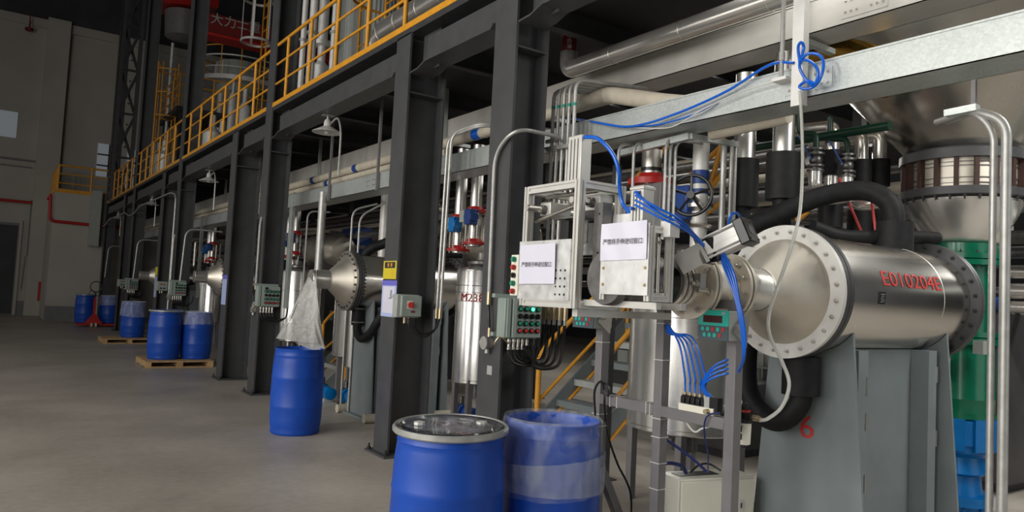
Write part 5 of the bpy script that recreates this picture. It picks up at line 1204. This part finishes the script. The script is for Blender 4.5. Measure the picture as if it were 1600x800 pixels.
part('bonnet', MB().lathe((g_.x, g_.y, hw.z-.22), Zx, [(0, .09), (.02, .11), (.04, .06), (.12, .05), (.16, .11), (.19, .11)], 28).cyl((g_.x, g_.y, hw.z-.45), (g_.x, g_.y, hw.z-.2), .06, n=20), M_['steel'], o)
part('motor_housing', MB().box((g_.x-.12, g_.y+.02, hw.z-.16), (g_.x+.10, g_.y+.28, hw.z+.12)), M_['darkblue'], o, 'dark blue gear housing', bev=.02)
# vertical uprights behind the neck pipe
for i, px in enumerate((1128, 1140, 1146)):
    p = at('x', 4.62+.06*i, px, 330)
    solo('upright_conduit', MB().cyl((p.x, p.y, 1.9), (p.x, p.y, 2.92), .016+.008*(i == 0), n=12), M_['galvpipe'], 'galvanised upright pipe behind the neck pipe, %s from the far end' % lab5[i], 'conduit', 'uprights behind the neck pipe')
for i, px in enumerate((966, 990, 1040, 1047, 1055)):
    p = at('x', 4.05+.05*i, px, 250)
    solo('hook_conduit', MB().tube(bend([(p.x+.3, p.y, 2.90), (p.x, p.y, 2.88), (p.x, p.y, 2.1)], .1, 5), .013, 10), M_['galvpipe'], 'thin hooked conduit dropping from the tray behind the cutter, %s from far end' % lab5[i], 'conduit', 'hooked conduits behind the cutter')
a, b, c = at('x', 4.2, 968, 240), at('x', 4.2, 1078, 213), at('y', at('x', 4.2, 1078, 213).y, 1150, 226)
solo('angle_arm', MB().bar(a, b, .045, .05).bar(b, c, .045, .04), M_['galv'], 'galvanised angle arm hooked under the tray behind the cutter', 'bracket')
a, b = at('x', 4.35, 1112, 210), at('x', 4.35, 1232, 183)
solo('slanting_pipe', MB().tube([a, b], .045, 14), M_['creampipe'], 'grey lagged pipe lying under the tray above the drop pipes', 'pipe')
# yellow braces far behind
for i, (a_, b_) in enumerate([((1078, 275), (1128, 228)), ((1108, 300), (1130, 215)), ((1100, 305), (1130, 270)), ((1092, 342), (1125, 318)), ((986, 285), (1044, 228)), ((1245, 345), (1262, 330))]):
    p, q = at('x', 5.35, *a_), at('x', 5.35, *b_)
    solo('yellow_brace', MB().tube([p, q], .024, 8), M_['yellow'], 'yellow tube brace in the pipe rack behind the handwheel, %s' % lab5[i], 'brace', 'yellow braces in the rack')
# gold-clad pipe glimpsed between duct and tray
p = at('x', 5.4, 1312, 75)
solo('gold_clad_bend', MB().tube(smooth_path([(5.4, p.y-.45, p.z-.35), (5.4, p.y-.1, p.z-.05), (5.5, p.y+.25, p.z+.02), (5.6, p.y+.6, p.z)], 8), .16, 28), M_['gold'], 'gold-tinted clad pipe bend glimpsed between the duct and the tray', 'pipe')
# wall of dark machinery masses + right-hand items
p = at('x', 6.6, 1590, 380)
solo('side_tray', MB().box((6.5, .6, p.z-.05), (6.55, 2.35, p.z+.13)).box((6.5, .6, p.z-.05), (6.9, 2.35, p.z-.04)), M_['galv'], 'galvanised tray edge beside the green drive unit at the edge of the view', 'tray')
for i, (yy, r) in enumerate([(425, .06), (455, .07), (480, .055)]):
    p = at('x', 7.6, 1590, yy); solo('side_pipe', MB().cyl((7.6, p.y+.05, p.z), (7.6, p.y-1.6, p.z), r, n=18), M_['pipeclad'], ['upper', 'middle', 'lower'][i]+' steel pipe poking out behind the edge conduits', 'pipe')
# pipes and gauges repeated in far bays (behind vessels)
for k in range(1, 4):
    for i in range(4 if k == 1 else 2, 7):
        x = 4.4+.22*(i % 4)+random.uniform(-.05, .05); y = 1.0+BAY*k+.62*i*.55
        solo('process_riser', MB().tube(bend([(x, y, 0), (x, y, 2.75), (x+.5, y+.1, 2.82)], .1, 5), .018+.014*(i % 3), 12), M_[('galvpipe', 'pipeclad', 'steel')[i % 3]], 'slender bent steel riser behind the %s vessel, %s in line' % (ordinal[k], lab5[i] if i < 6 else 'seventh'), 'pipe', 'bent risers of the far bays')
    o = thing('header_vessel', 'grey horizontal drum-shaped header above the %s vessel' % ordinal[k], 'tank', (5.9, 2.6+BAY*k, 2.1), 'horizontal headers')
    y = 2.6+BAY*k
    part('body', MB().lathe((5.9, y, 2.42), (0, 1, 0), [(-.9, .02), (-.85, .25), (-.7, .34), (.7, .34), (.85, .25), (.9, .02)], 40), M_['cone'], o)
    part('saddle', MB().box((5.6, y-.4, 2.0), (6.2, y-.3, 2.2)), M_['frame'], o); part('saddle', MB().box((5.6, y+.3, 2.0), (6.2, y+.4, 2.2)), M_['frame'], o)
    part('cone_outlet', MB().lathe((5.9, y+.2, 2.1), (0, 0, -1), [(0, .2), (.3, .05)], 24), M_['cone'], o)
# white standpipe and round steel post in the second bay
for (px, X_, r, z0, z1, l) in ((502, 3.75, .055, 0, 2.95, 'round steel standpipe behind the second nozzle'), (600, 4.9, .07, 0, 3.3, 'pale vertical pipe just left of the poster column')):
    p = at('x', X_, px, 350); solo('standpipe', MB().cyl((p.x, p.y, z0), (p.x, p.y, z1), r, n=20), M_['flange'] if X_ > 4 else M_['galvpipe'], l.replace('just left of', 'just beyond'), 'pipe')
p = at('x', 4.0, 455, 350)
o = thing('cable_ladder', 'galvanised upright cable ladder beside the second column control station', 'cable ladder', (4.0, p.y, 1.4))
for d in (-.06, .06): part('side_channel', MB().box((3.98, p.y+d-.01, 1.25), (4.03, p.y+d+.01, 3.15)), M_['galv'], o)
part('panel', MB().box((4.01, p.y-.05, 1.25), (4.02, p.y+.05, 3.15)), M_['galv'], o)
dup(o, (0, BAY, 0), 'galvanised upright cable ladder beside the third column control station')
for i, px in enumerate((478, 548, 560)):
    p = at('x', 3.95, px, 380); solo('drop_conduit', MB().tube(bend([(4.3, p.y, 2.8), (p.x, p.y, 2.78-.1*i), (p.x, p.y, 0)], .12, 6), .014, 10), M_['galvpipe'], 'thin bent conduit behind the second vessel cone, %s from far end' % lab5[i], 'conduit', 'bent drop conduits by the second vessel')
p = at('x', 6.2, 545, 375)
solo('blue_panel_box', MB().box((6.2, p.y-.5, p.z-.3), (6.5, p.y+.4, p.z+.25)), M_['darkblue'], 'dark blue housing deep behind the second vessel', 'housing')
solo('red_knob_cover', MB().cyl((6.17, p.y, p.z), (6.2, p.y, p.z), .13, n=20), M_['darkred'], 'dark red round cover on the blue housing behind the second vessel', 'cover')
# switch gear, crates behind stairs at floor level
for i, (x, y, w_, h_) in enumerate([(7.0, 5.6, .9, .8), (7.9, 7.8, .9, 1.4), (8.4, 3.6, 1.1, 1.7), (8.1, 12.4, 1.2, 1.6), (8.0, 18.6, 1.2, 1.6)]):
    o = thing('machine_base', ['low dark machine base behind the nearest stairs', 'dark machine cabinet beyond the nearest stairs', 'tall dark cabinet behind the nearest vessel stand', 'dark machine cabinet deep in the second bay', 'dark machine cabinet deep in the third bay'][i], 'machine', (x, y, 0), 'dark machine bases')
    part('housing', MB().box((x-w_/2, y-w_/2, .08), (x+w_/2, y+w_/2, h_)), M_['col'], o, bev=.02)
    part('plinth', MB().box((x-w_/2+.05, y-w_/2+.05, 0), (x+w_/2-.05, y+w_/2-.05, .08)), M_['deck'], o)
    part('motor', MB().cyl((x-.25, y-.1, h_+.12), (x+.25, y-.1, h_+.12), .13, n=24), M_['darkblue'], o)
    part('terminal_box', MB().box((x-w_/2-.08, y-.2, h_*.5), (x-w_/2, y, h_*.5+.25)), M_['boxlight'], o)
o = thing('caged_container', 'white bulk container in a grey wire cage seen behind the neck pipe', 'container', (7.2, 5.0, 0))
p = at('x', 7.6, 1180, 560); y = p.y
part('tank', MB().box((7.6, y-.5, .15), (8.6, y+.5, 1.1)), M_['boxlight'], o, bev=.05)
cg = MB()
for z in np.linspace(.15, 1.12, 6): cg.box((7.56, y-.54, z-.01), (7.58, y+.54, z+.01)); cg.box((7.56, y-.56, z-.01), (8.6, y-.54, z+.01))
for yy in np.linspace(y-.54, y+.54, 9): cg.box((7.555, yy-.01, .12), (7.575, yy+.01, 1.14))
part('wire_cage', cg, M_['bolt'], o); part('pallet_base', MB().box((7.55, y-.55, 0), (8.65, y+.55, .13)), M_['deck'], o)

# ================================================================== ON THE WALKWAY DECK
DZ = 4.262
def upx(px, X_, py_=90): p = at('x', X_, px, py_); return p.y
# big silver elbow duct
y0 = upx(588, 4.3, 50)
o = thing('silver_elbow_duct', 'fat silver clad duct rising from the walkway deck just beyond the yellow railing', 'duct', (4.3, 6.4, DZ))
el = smooth_path([at('x', 4.35, *q) for q in ((586, 100), (589, 74), (603, 52), (630, 34), (665, 13), (700, -8), (760, -45), (850, -100))], 8)
part('duct', MB().tube(el, .17, 36), M_['pipeclad'], o)
for i in range(8, len(el)-8, 8):
    d = (el[i+1]-el[i-1]).normalized(); part('seam_ring', MB().ring(el[i], d, .17, .006, 36, 6), M_['steel'], o)
# white standpipes
for i, (px, X_, r, l) in enumerate([(472, 4.7, .055, 'white standpipe on the walkway, first beyond the second tall column'), (486, 4.7, .075, 'thicker white standpipe on the walkway next to the slim one'), (520, 5.0, .06, 'white branching standpipe on the walkway')]):
    y = upx(px, X_)
    o = thing('white_standpipe', l, 'pipe', (X_, y, DZ)); part('riser', MB().cyl((X_, y, DZ), (X_, y, 9.5), r, n=20), M_['flange'], o)
    cr_ = MB()
    for z in (4.5, 5.3, 6.4, 7.6): cr_.cyl((X_, y, z), (X_, y, z+.05), r*1.5, n=20)
    part('flange_pair', cr_, M_['galvpipe'], o)
    part('support_arm', MB().cyl((X_-.25, y+.03, 4.75+.4*i), (X_+.3, y-.02, 4.75+.4*i), .035, n=12), M_['flange'], o)
y = upx(502, 5.1); o = thing('white_filter_housing', 'white flanged filter housing on the walkway between standpipes', 'filter', (5.1, y, DZ))
part('lower_body', MB().lathe((5.1, y, 0), Zx, [(DZ, .10), (4.6, .12), (4.62, .18), (4.68, .18), (4.7, .12), (5.2, .12), (5.22, .2), (5.3, .2), (5.4, .16), (6.0, .16), (6.1, .08), (6.4, .08), (6.42, .2), (6.5, .2), (6.52, .1), (8.5, .1)], 32), M_['flange'], o)
part('gauge', MB().cyl((4.95, y+.02, 5.05), (4.90, y+.02, 5.05), .07, n=20), M_['black'], o)
part('branch', MB().tube(bend([(5.1, y, 5.0), (5.1, y-.4, 5.0), (5.1, y-.45, 4.4)], .12, 6), .05, 14), M_['flange'], o)
part('brace_rod', MB().cyl((5.1, y, 5.9), (5.0, y-.45, 4.4), .03, n=10), M_['flange'], o)
y = upx(556, 5.8)
o = thing('ribbed_silo', 'grey corrugated silo on the walkway behind the yellow ladder', 'silo', (5.9, y, DZ))
wv = MB(); n = 96; v = []
for z in (DZ, 11): v += [(6.1+(.62+.015*(j % 2))*math.cos(2*PI*j/n), y+(.62+.015*(j % 2))*math.sin(2*PI*j/n), z) for j in range(n)]
wv.add(v, [(j, (j+1) % n, n+(j+1) % n, n+j) for j in range(n)]); part('corrugated_shell', wv, M_['boxlight'], o, sharp=10)
def ladder(x, y, z0, z1, label, w=.42, axis='y', cage=True, m_='yellow', grp=None):
    o = thing('caged_ladder', label, 'ladder', (x, y, z0), grp)
    for s_ in (-1, 1): part('rail', MB().cyl((x, y+s_*w/2, z0), (x, y+s_*w/2, z1), .025, n=10), M_[m_], o)
    rg = MB()
    for z in np.arange(z0+.3, z1, .32): rg.cyl((x, y-w/2, z), (x, y+w/2, z), .015, n=8)
    part('rungs', rg, M_[m_], o)
    if cage:
        cg = MB()
        for z in np.arange(z0+2.1, z1, .8):
            cg.tube([(x-.68*math.sin(PI*j/14), y-.38*math.cos(PI*j/14), z) for j in range(15)], .022, 8)
        for a_ in (.25, .5, .75): cg.cyl((x-.68*math.sin(PI*a_), y-.38*math.cos(PI*a_), z0+2.1), (x-.68*math.sin(PI*a_), y-.38*math.cos(PI*a_), z1), .016, n=8)
        part('safety_cage', cg, M_['flange'] if m_ == 'white' else M_[m_], o)
    return o
ladder(5.0, upx(566, 5.0), DZ, 10, 'yellow upright ladder on the walkway before the corrugated silo', cage=False)
ladder(5.2, upx(612, 5.2, 20), DZ, 9, 'yellow caged ladder on the walkway behind the silver elbow duct', w=.5)
# silo with ring platform and white caged ladder in the second bay
p = at('x', 7.0, 372, 150); cy = p.y
zp = at('x', 7.0, 372, 108).z-.75
o = thing('platform_silo', 'steel silo with a round white-edged platform and yellow ring railing above the walkway', 'silo', (7.0, cy, DZ))
part('silo_shell', MB().lathe((7.0, cy, 0), Zx, [(DZ, .3), (zp-.6, .4), (zp-.3, .8), (zp+.8, .8), (zp+1.0, .3)], 48), M_['boxlight'], o)
part('platform_ring', MB().lathe((7.0, cy, 0), Zx, [(zp-.04, .81), (zp-.04, 1.50), (zp-.10, 1.5), (zp-.10, 1.55), (zp+.06, 1.55), (zp+.06, 1.50), (zp-.0, 1.5), (zp-.0, .81)], 56, cap=False), M_['flange'], o)
rr_ = MB().ring((7.0, cy, zp+1.1), Zx, 1.5, .025, 56, 8)
for j in range(14): an = 2*PI*j/14; rr_.cyl((7.0+1.5*math.cos(an), cy+1.5*math.sin(an), zp), (7.0+1.5*math.cos(an), cy+1.5*math.sin(an), zp+1.1), .022, n=8)
part('ring_railing', rr_, M_['yellow'], o)
part('middle_hoop', MB().ring((7.0, cy, zp+.75), Zx, 1.52, .03, 56, 8).ring((7.0, cy, zp+.35), Zx, 1.52, .02, 56, 8), M_['flange'], o)
sl = MB()
for j in range(5): an = PI*.6+j*.45; sl.bar((7.0+.83*math.cos(an), cy+.83*math.sin(an), zp), (7.0+.83*math.cos(an), cy+.83*math.sin(an), zp+.75), .10, .04, (math.cos(an), math.sin(an), 0))
part('shell_strap', sl, M_['flange'], o)
for j, dx in enumerate((-.5, .25, .6)): part('outlet_pipe', MB().cyl((6.6+dx*.5, cy-.2+.25*j, DZ), (6.6+dx*.5, cy-.2+.25*j, zp-.3), .11, n=16), M_['flange'], o)
y = upx(402, 5.2, 40)
zc = at('x', 5.2, 400, 66).z
o = thing('white_caged_ladder', 'white hoop-caged ladder hanging beside the second tall column above the railing', 'ladder', (5.2, y, zc))
cg = MB()
for z in np.arange(zc, zc+5, 1.1): cg.ring((5.2, y, z), Zx, .36, .035, 32, 8)
for j in range(5): an = 2*PI*j/5+.4; cg.bar((5.2+.36*math.cos(an), y+.36*math.sin(an), zc), (5.2+.36*math.cos(an), y+.36*math.sin(an), zc+6), .06, .02, (math.cos(an), math.sin(an), 0))
part('hoop_cage', cg, M_['flange'], o)
rg = MB()
for z in np.arange(zc, zc+6, .35): rg.cyl((5.4, y-.2, z), (5.4, y+.2, z), .018, n=8)
for s_ in (-.2, .2): rg.cyl((5.4, y+s_, DZ), (5.4, y+s_, zc+6), .022, n=8)
part('rungs', rg, M_['yellow'], o)
solo('white_mast_pipe', MB().cyl((4.7, upx(263, 4.7, 160), DZ), (4.7, upx(263, 4.7, 160), at('x', 4.7, 268, 70).z), .05, n=12), M_['flange'], 'white upright mast pipe on the walkway between the third and fourth tall columns', 'pipe')
# red travelling crane beam with white characters
X0 = 3.75
yc = 22.0
p0, p1 = at('y', yc, 325, 20), at('y', yc, 425, 62)
o = thing('crane_beam', 'dark red travelling crane girder with pale characters high above the walkway', 'crane', (9, yc, p0.z-.9))
zt, zb = at('y', yc, 325, 19).z, at('y', yc, 325, 51).z
part('girder', MB().box((4.3, yc, zb), (21.5, yc+.5, zt)), M_['darkred'], o)
part('lower_flange', MB().box((4.3, yc-.08, zb-.06), (21.5, yc+.58, zb)), M_['red'], o)
for ch, px, py_ in (('大', 339, 31), ('力', 360, 36), ('士', 379, 39), ('重', 398, 44)):
    q = at('y', yc-.006, px, py_); text_mesh(ch, .36, q, (1, 0, 0), (0, 0, 1), M_['boxgrey'], o, 'lettering', .002)
# crane hoist trolley far behind, grey with a red top
yh = 28.5; p0 = at('y', yh, 262, 40); p1 = at('y', yh, 296, 62)
o = thing('hoist_trolley', 'grey hoist drum under a red end carriage between the third and fourth tall columns', 'hoist', (p0.x+.5, yh, p1.z))
part('hopper_body', MB().lathe((p0.x+.55, yh, 0), Zx, [(p1.z-.1, .25), (p1.z+.0, .62), (p0.z+.55, .68), (p0.z+.6, .5)], 32), M_['frame'], o)
part('red_carriage', MB().plate([(p0.x-.6, yh-.7, p0.z+.5), (p0.x+1.5, yh-.7, p0.z+.85), (p0.x+1.5, yh-.7, p0.z+1.2), (p0.x-.1, yh-.7, p0.z+1.2)], (0, 1.4, 0)), M_['red'], o)
# lattice ladder tower with cross braces beyond the fourth tall column
o = thing('lattice_tower', 'dark cross-braced ladder mast standing beyond the walkway near the end wall', 'mast', (4.3, 29.0, DZ))
xa, xb = at('y', 29, 186, 150).x, at('y', 29, 214, 150).x
lt = MB()
for i in range(6):
    z = DZ+1.55*i; lt.bar((xa, 29, z), (xb, 29, z+1.55), .09, .06, (0, 1, 0)); lt.bar((xb, 29.1, z), (xa, 29.1, z+1.55), .09, .06, (0, 1, 0)); lt.bar((xa, 29, z), (xb, 29, z), .07, .07)
    for q in (.4, .8, 1.2): lt.bar((xa+.3, 29.15, z+q), (xb-.2, 29.15, z+q), .05, .05)
part('bracing', lt, M_['deck'], o)
for x in (xa, xb): part('mast_leg', MB().box((x-.06, 28.95, DZ), (x+.06, 29.1, 14)), M_['col'], o)
# end-bay yellow frames and white tanks on deck beyond
for k, (px, X_, l) in enumerate([(238, 4.2, 'tall yellow ladder frame beyond the third tall column'), (270, 4.8, 'tall yellow caged ladder between the third and fourth tall columns')]):
    ladder(X_, upx(px, X_, 200), DZ, 9.0, l, w=.6, cage=(k == 1))
for i, (px, X_, r, h) in enumerate([(242, 4.6, .30, 1.9), (251, 5.0, .30, 2.1), (260, 4.6, .26, 1.6), (332, 4.8, .24, 1.5), (348, 5.4, .24, 1.7), (380, 4.9, .16, 1.7), (361, 4.6, .10, 1.9)]):
    y = upx(px, X_, 200)
    o = thing('white_column_tank', 'slim pale upright tank on the walkway, %s from the far end' % ['first', 'second', 'third', 'fifth', 'fourth', 'seventh', 'sixth'][i], 'tank', (X_, y, DZ), 'slim pale tanks on the walkway')
    part('body', MB().lathe((X_, y, DZ), Zx, [(0, r*.9), (.05, r), (h, r), (h+.15, r*.4), (h+.5, r*.35)], 28), M_['flange'], o); part('base_ring', MB().cyl((X_, y, DZ), (X_, y, DZ+.04), r*1.25, n=28), M_['galvpipe'], o)
# small platforms with posts above in far bays (dark)
for k in (3,):
    y = TY[k]+3.6
    o = thing('upper_platform', 'dark mezzanine platform high in the %s bay with yellow edge rails' % ordinal[k], 'platform', (6.5, y, 7.2), 'upper platforms')
    part('deck', MB().box((4.6, y-1.6, 7.15), (9, y+1.6, 7.3)), M_['deck'], o)
    rl = MB()
    for z in (7.65, 8.0, 8.35): rl.cyl((4.65, y-1.6, z), (4.65, y+1.6, z), .022, n=8); rl.cyl((4.65, y-1.6, z), (9, y-1.6, z), .022, n=8)
    for yy in np.linspace(y-1.6, y+1.6, 4): rl.cyl((4.65, yy, 7.3), (4.65, yy, 8.37), .025, n=8)
    for xx in (5.7, 6.8, 7.9): rl.cyl((xx, y-1.6, 7.3), (xx, y-1.6, 8.37), .025, n=8)
    part('edge_rails', rl, M_['yellow'], o)
    for xx, yy in ((4.8, y-1.4), (4.8, y+1.4), (8.8, y-1.4), (8.8, y+1.4)): part('leg', MB().box((xx-.07, yy-.07, DZ), (xx+.07, yy+.07, 7.15)), M_['deck'], o)
# roof trusses over the aisle near the end wall
for k, y in enumerate(TY[1:]):
    o = thing('roof_truss', 'dark roof truss spanning the aisle above the %s tall column' % ['second', 'third', 'fourth', 'farthest'][k], 'truss', (-2, y, 13.2), 'roof trusses')
    tr = MB().box((-8, y-.06, 13.1), (XC, y+.06, 13.25)).box((-8, y-.06, 14.6), (XC, y+.06, 14.8))
    for i in range(7):
        x = -8+1.6*i; tr.bar((x, y, 13.2), (x+.8, y, 14.7), .08, .08); tr.bar((x+.8, y, 14.7), (x+1.6, y, 13.2), .08, .08)
    part('truss_members', tr, M_['deck'], o)

# ================================================================== END WALL FITTINGS
zt = 4.55
o = thing('landing_railing', 'yellow railing around the white landing on the end wall', 'railing', (2.7, 31, zt))
rl = []
yA, yB = 30.9, 34.2; xA, xB = 1.8, 3.85
for z in (zt+.98,): part('top_rail', MB().cyl((xA, yA, z), (xB, yA, z), .035, n=10).cyl((xA, yA, z), (xA, yB, z), .035, n=10), M_['yellow'], o)
for z in (zt+.35, zt+.68): part('middle_rail', MB().cyl((xA, yA, z), (xB, yA, z), .022, n=8).cyl((xA, yA, z), (xA, yB, z), .022, n=8), M_['yellow'], o)
for i in range(3): x = xA+(xB-xA)*i/2; part('post', MB().cyl((x, yA, zt), (x, yA, zt+1), .035, n=10), M_['yellow'], o)
for i in range(1, 9): y = yA+(yB-yA)*i/8; part('post', MB().cyl((xA, y, zt), (xA, y, zt+1), .035, n=10), M_['yellow'], o)
part('kick_plate', MB().box((xA, yA-.03, zt), (xB, yA-.02, zt+.14)).box((xA-.03, yA, zt), (xA-.02, yB, zt+.14)), M_['yellow'], o)
zr = at('y', 34.5, 30, 315).z
o = thing('fire_main', 'red fire main running across the end wall and dropping to a red hydrant cover', 'pipe', (1.3, 34.5, 1.0))
xd = at('y', 34.5, 70, 400).x; zd0 = at('y', 34.5, 64, 440).z
part('wall_run', MB().tube(bend([(-7.5, 34.45, zr), (xd, 34.45, zr), (xd, 34.45, zd0)], .12, 5), .055, 12), M_['red'], o)
part('hydrant_cover', MB().box((xd-.14, 34.32, at('y', 34.5, 64, 470).z), (xd+.14, 34.6, zd0)), M_['red'], o)
p = [at('y', 30.75, *q) for q in ((79, 305), (78, 345), (80, 346), (145, 352), (190, 356))]
o = thing('fire_branch', 'red fire branch pipe running along the face of the white landing', 'pipe', (2.4, 30.7, 3.2))
part('pipe_run', MB().tube(bend([p[0], p[1], p[4]], .15, 5), .055, 12), M_['red'], o)
part('rising_run', MB().cyl(at('y', 30.75, 74, 312), at('y', 30.75, 80, 303), .04, n=10), M_['red'], o)
a, b = at('y', 30.6, 144, 298), at('y', 30.6, 152, 385)
solo('grey_wall_duct', MB().box((a.x, 30.45, b.z), (a.x+.32, 30.8, a.z)), M_['boxlight'], 'grey upright duct fixed on the face of the white landing', 'duct')
p = at('y', 34.5, 46, 400); o = thing('wall_socket_box', 'small grey box on the end wall with a thin conduit beside the door', 'box', tuple(p))
part('box', MB().box((p.x-.05, 34.5, p.z-.1), (p.x+.3, 34.66, p.z+.1)), M_['boxgrey'], o); part('conduit', MB().cyl((p.x-.1, 34.6, p.z), (p.x-.1, 34.6, p.z+2.2), .02, n=8).cyl((p.x-.15, 34.6, p.z), (p.x-.2, 34.6, p.z-1.3), .02, n=8), M_['boxgrey'], o)
p = at('y', 34.3, 46, 44); solo('fire_bell', MB().lathe(tuple(p), Zx, [(-.12, .02), (-.1, .14), (0, .15), (.03, .03), (.5, .015)], 16).cyl(p+Vector((0, 0, .3)), (p.x, 34.7, p.z+.3), .02, n=8), M_['darkred'], 'small dark red detector hanging high on the end wall', 'detector')
o = thing('wall_conduit', 'thin grey conduit line along the end wall above the landing', 'conduit', (2, 34.6, 5.9)); part('line', MB().cyl((-7.5, 34.62, 5.75), (1.1, 34.62, 5.75), .02, n=6), M_['skirting'], o)
# galvanised conduit strung along the edge beams far along the row
o = thing('beam_conduit', 'thin galvanised conduit strung along the walkway edge beams far down the row', 'conduit', (XC-.05, 24, 3.5))
pts = [Vector((XC-.04, 18.2, 3.60))]
for k in (3, 4): y = TY[k]; pts += [Vector((XC-.04, y-1.4, 3.60)), Vector((XC-.04, y-.6, 3.45)), Vector((XC-.04, y+.4, 3.45)), Vector((XC-.04, y+1.2, 3.60))] 
pts = [q for q in pts if q.y < 32]
part('pipe', MB().tube(bend([(XC-.04, TY[2]-.0, .9), (XC-.04, TY[2], 3.50)] + pts[:], .2, 4), .018, 8), M_['galvpipe'], o)
for k in (2, 3, 4):
    o = thing('goose_conduit', 'thin conduit arching out of the column recess above the %s tall column switchgear' % ordinal[k], 'conduit', (XC+.1, TY[k]-.35, 1.6))
    part('pipe', MB().tube(bend([(XC+.9, TY[k]-.35, 2.75), (XC+.15, TY[k]-.35, 2.75), (XC+.1, TY[k]-.35, 1.62)], .2, 6), .018, 8), M_['galvpipe'], o)
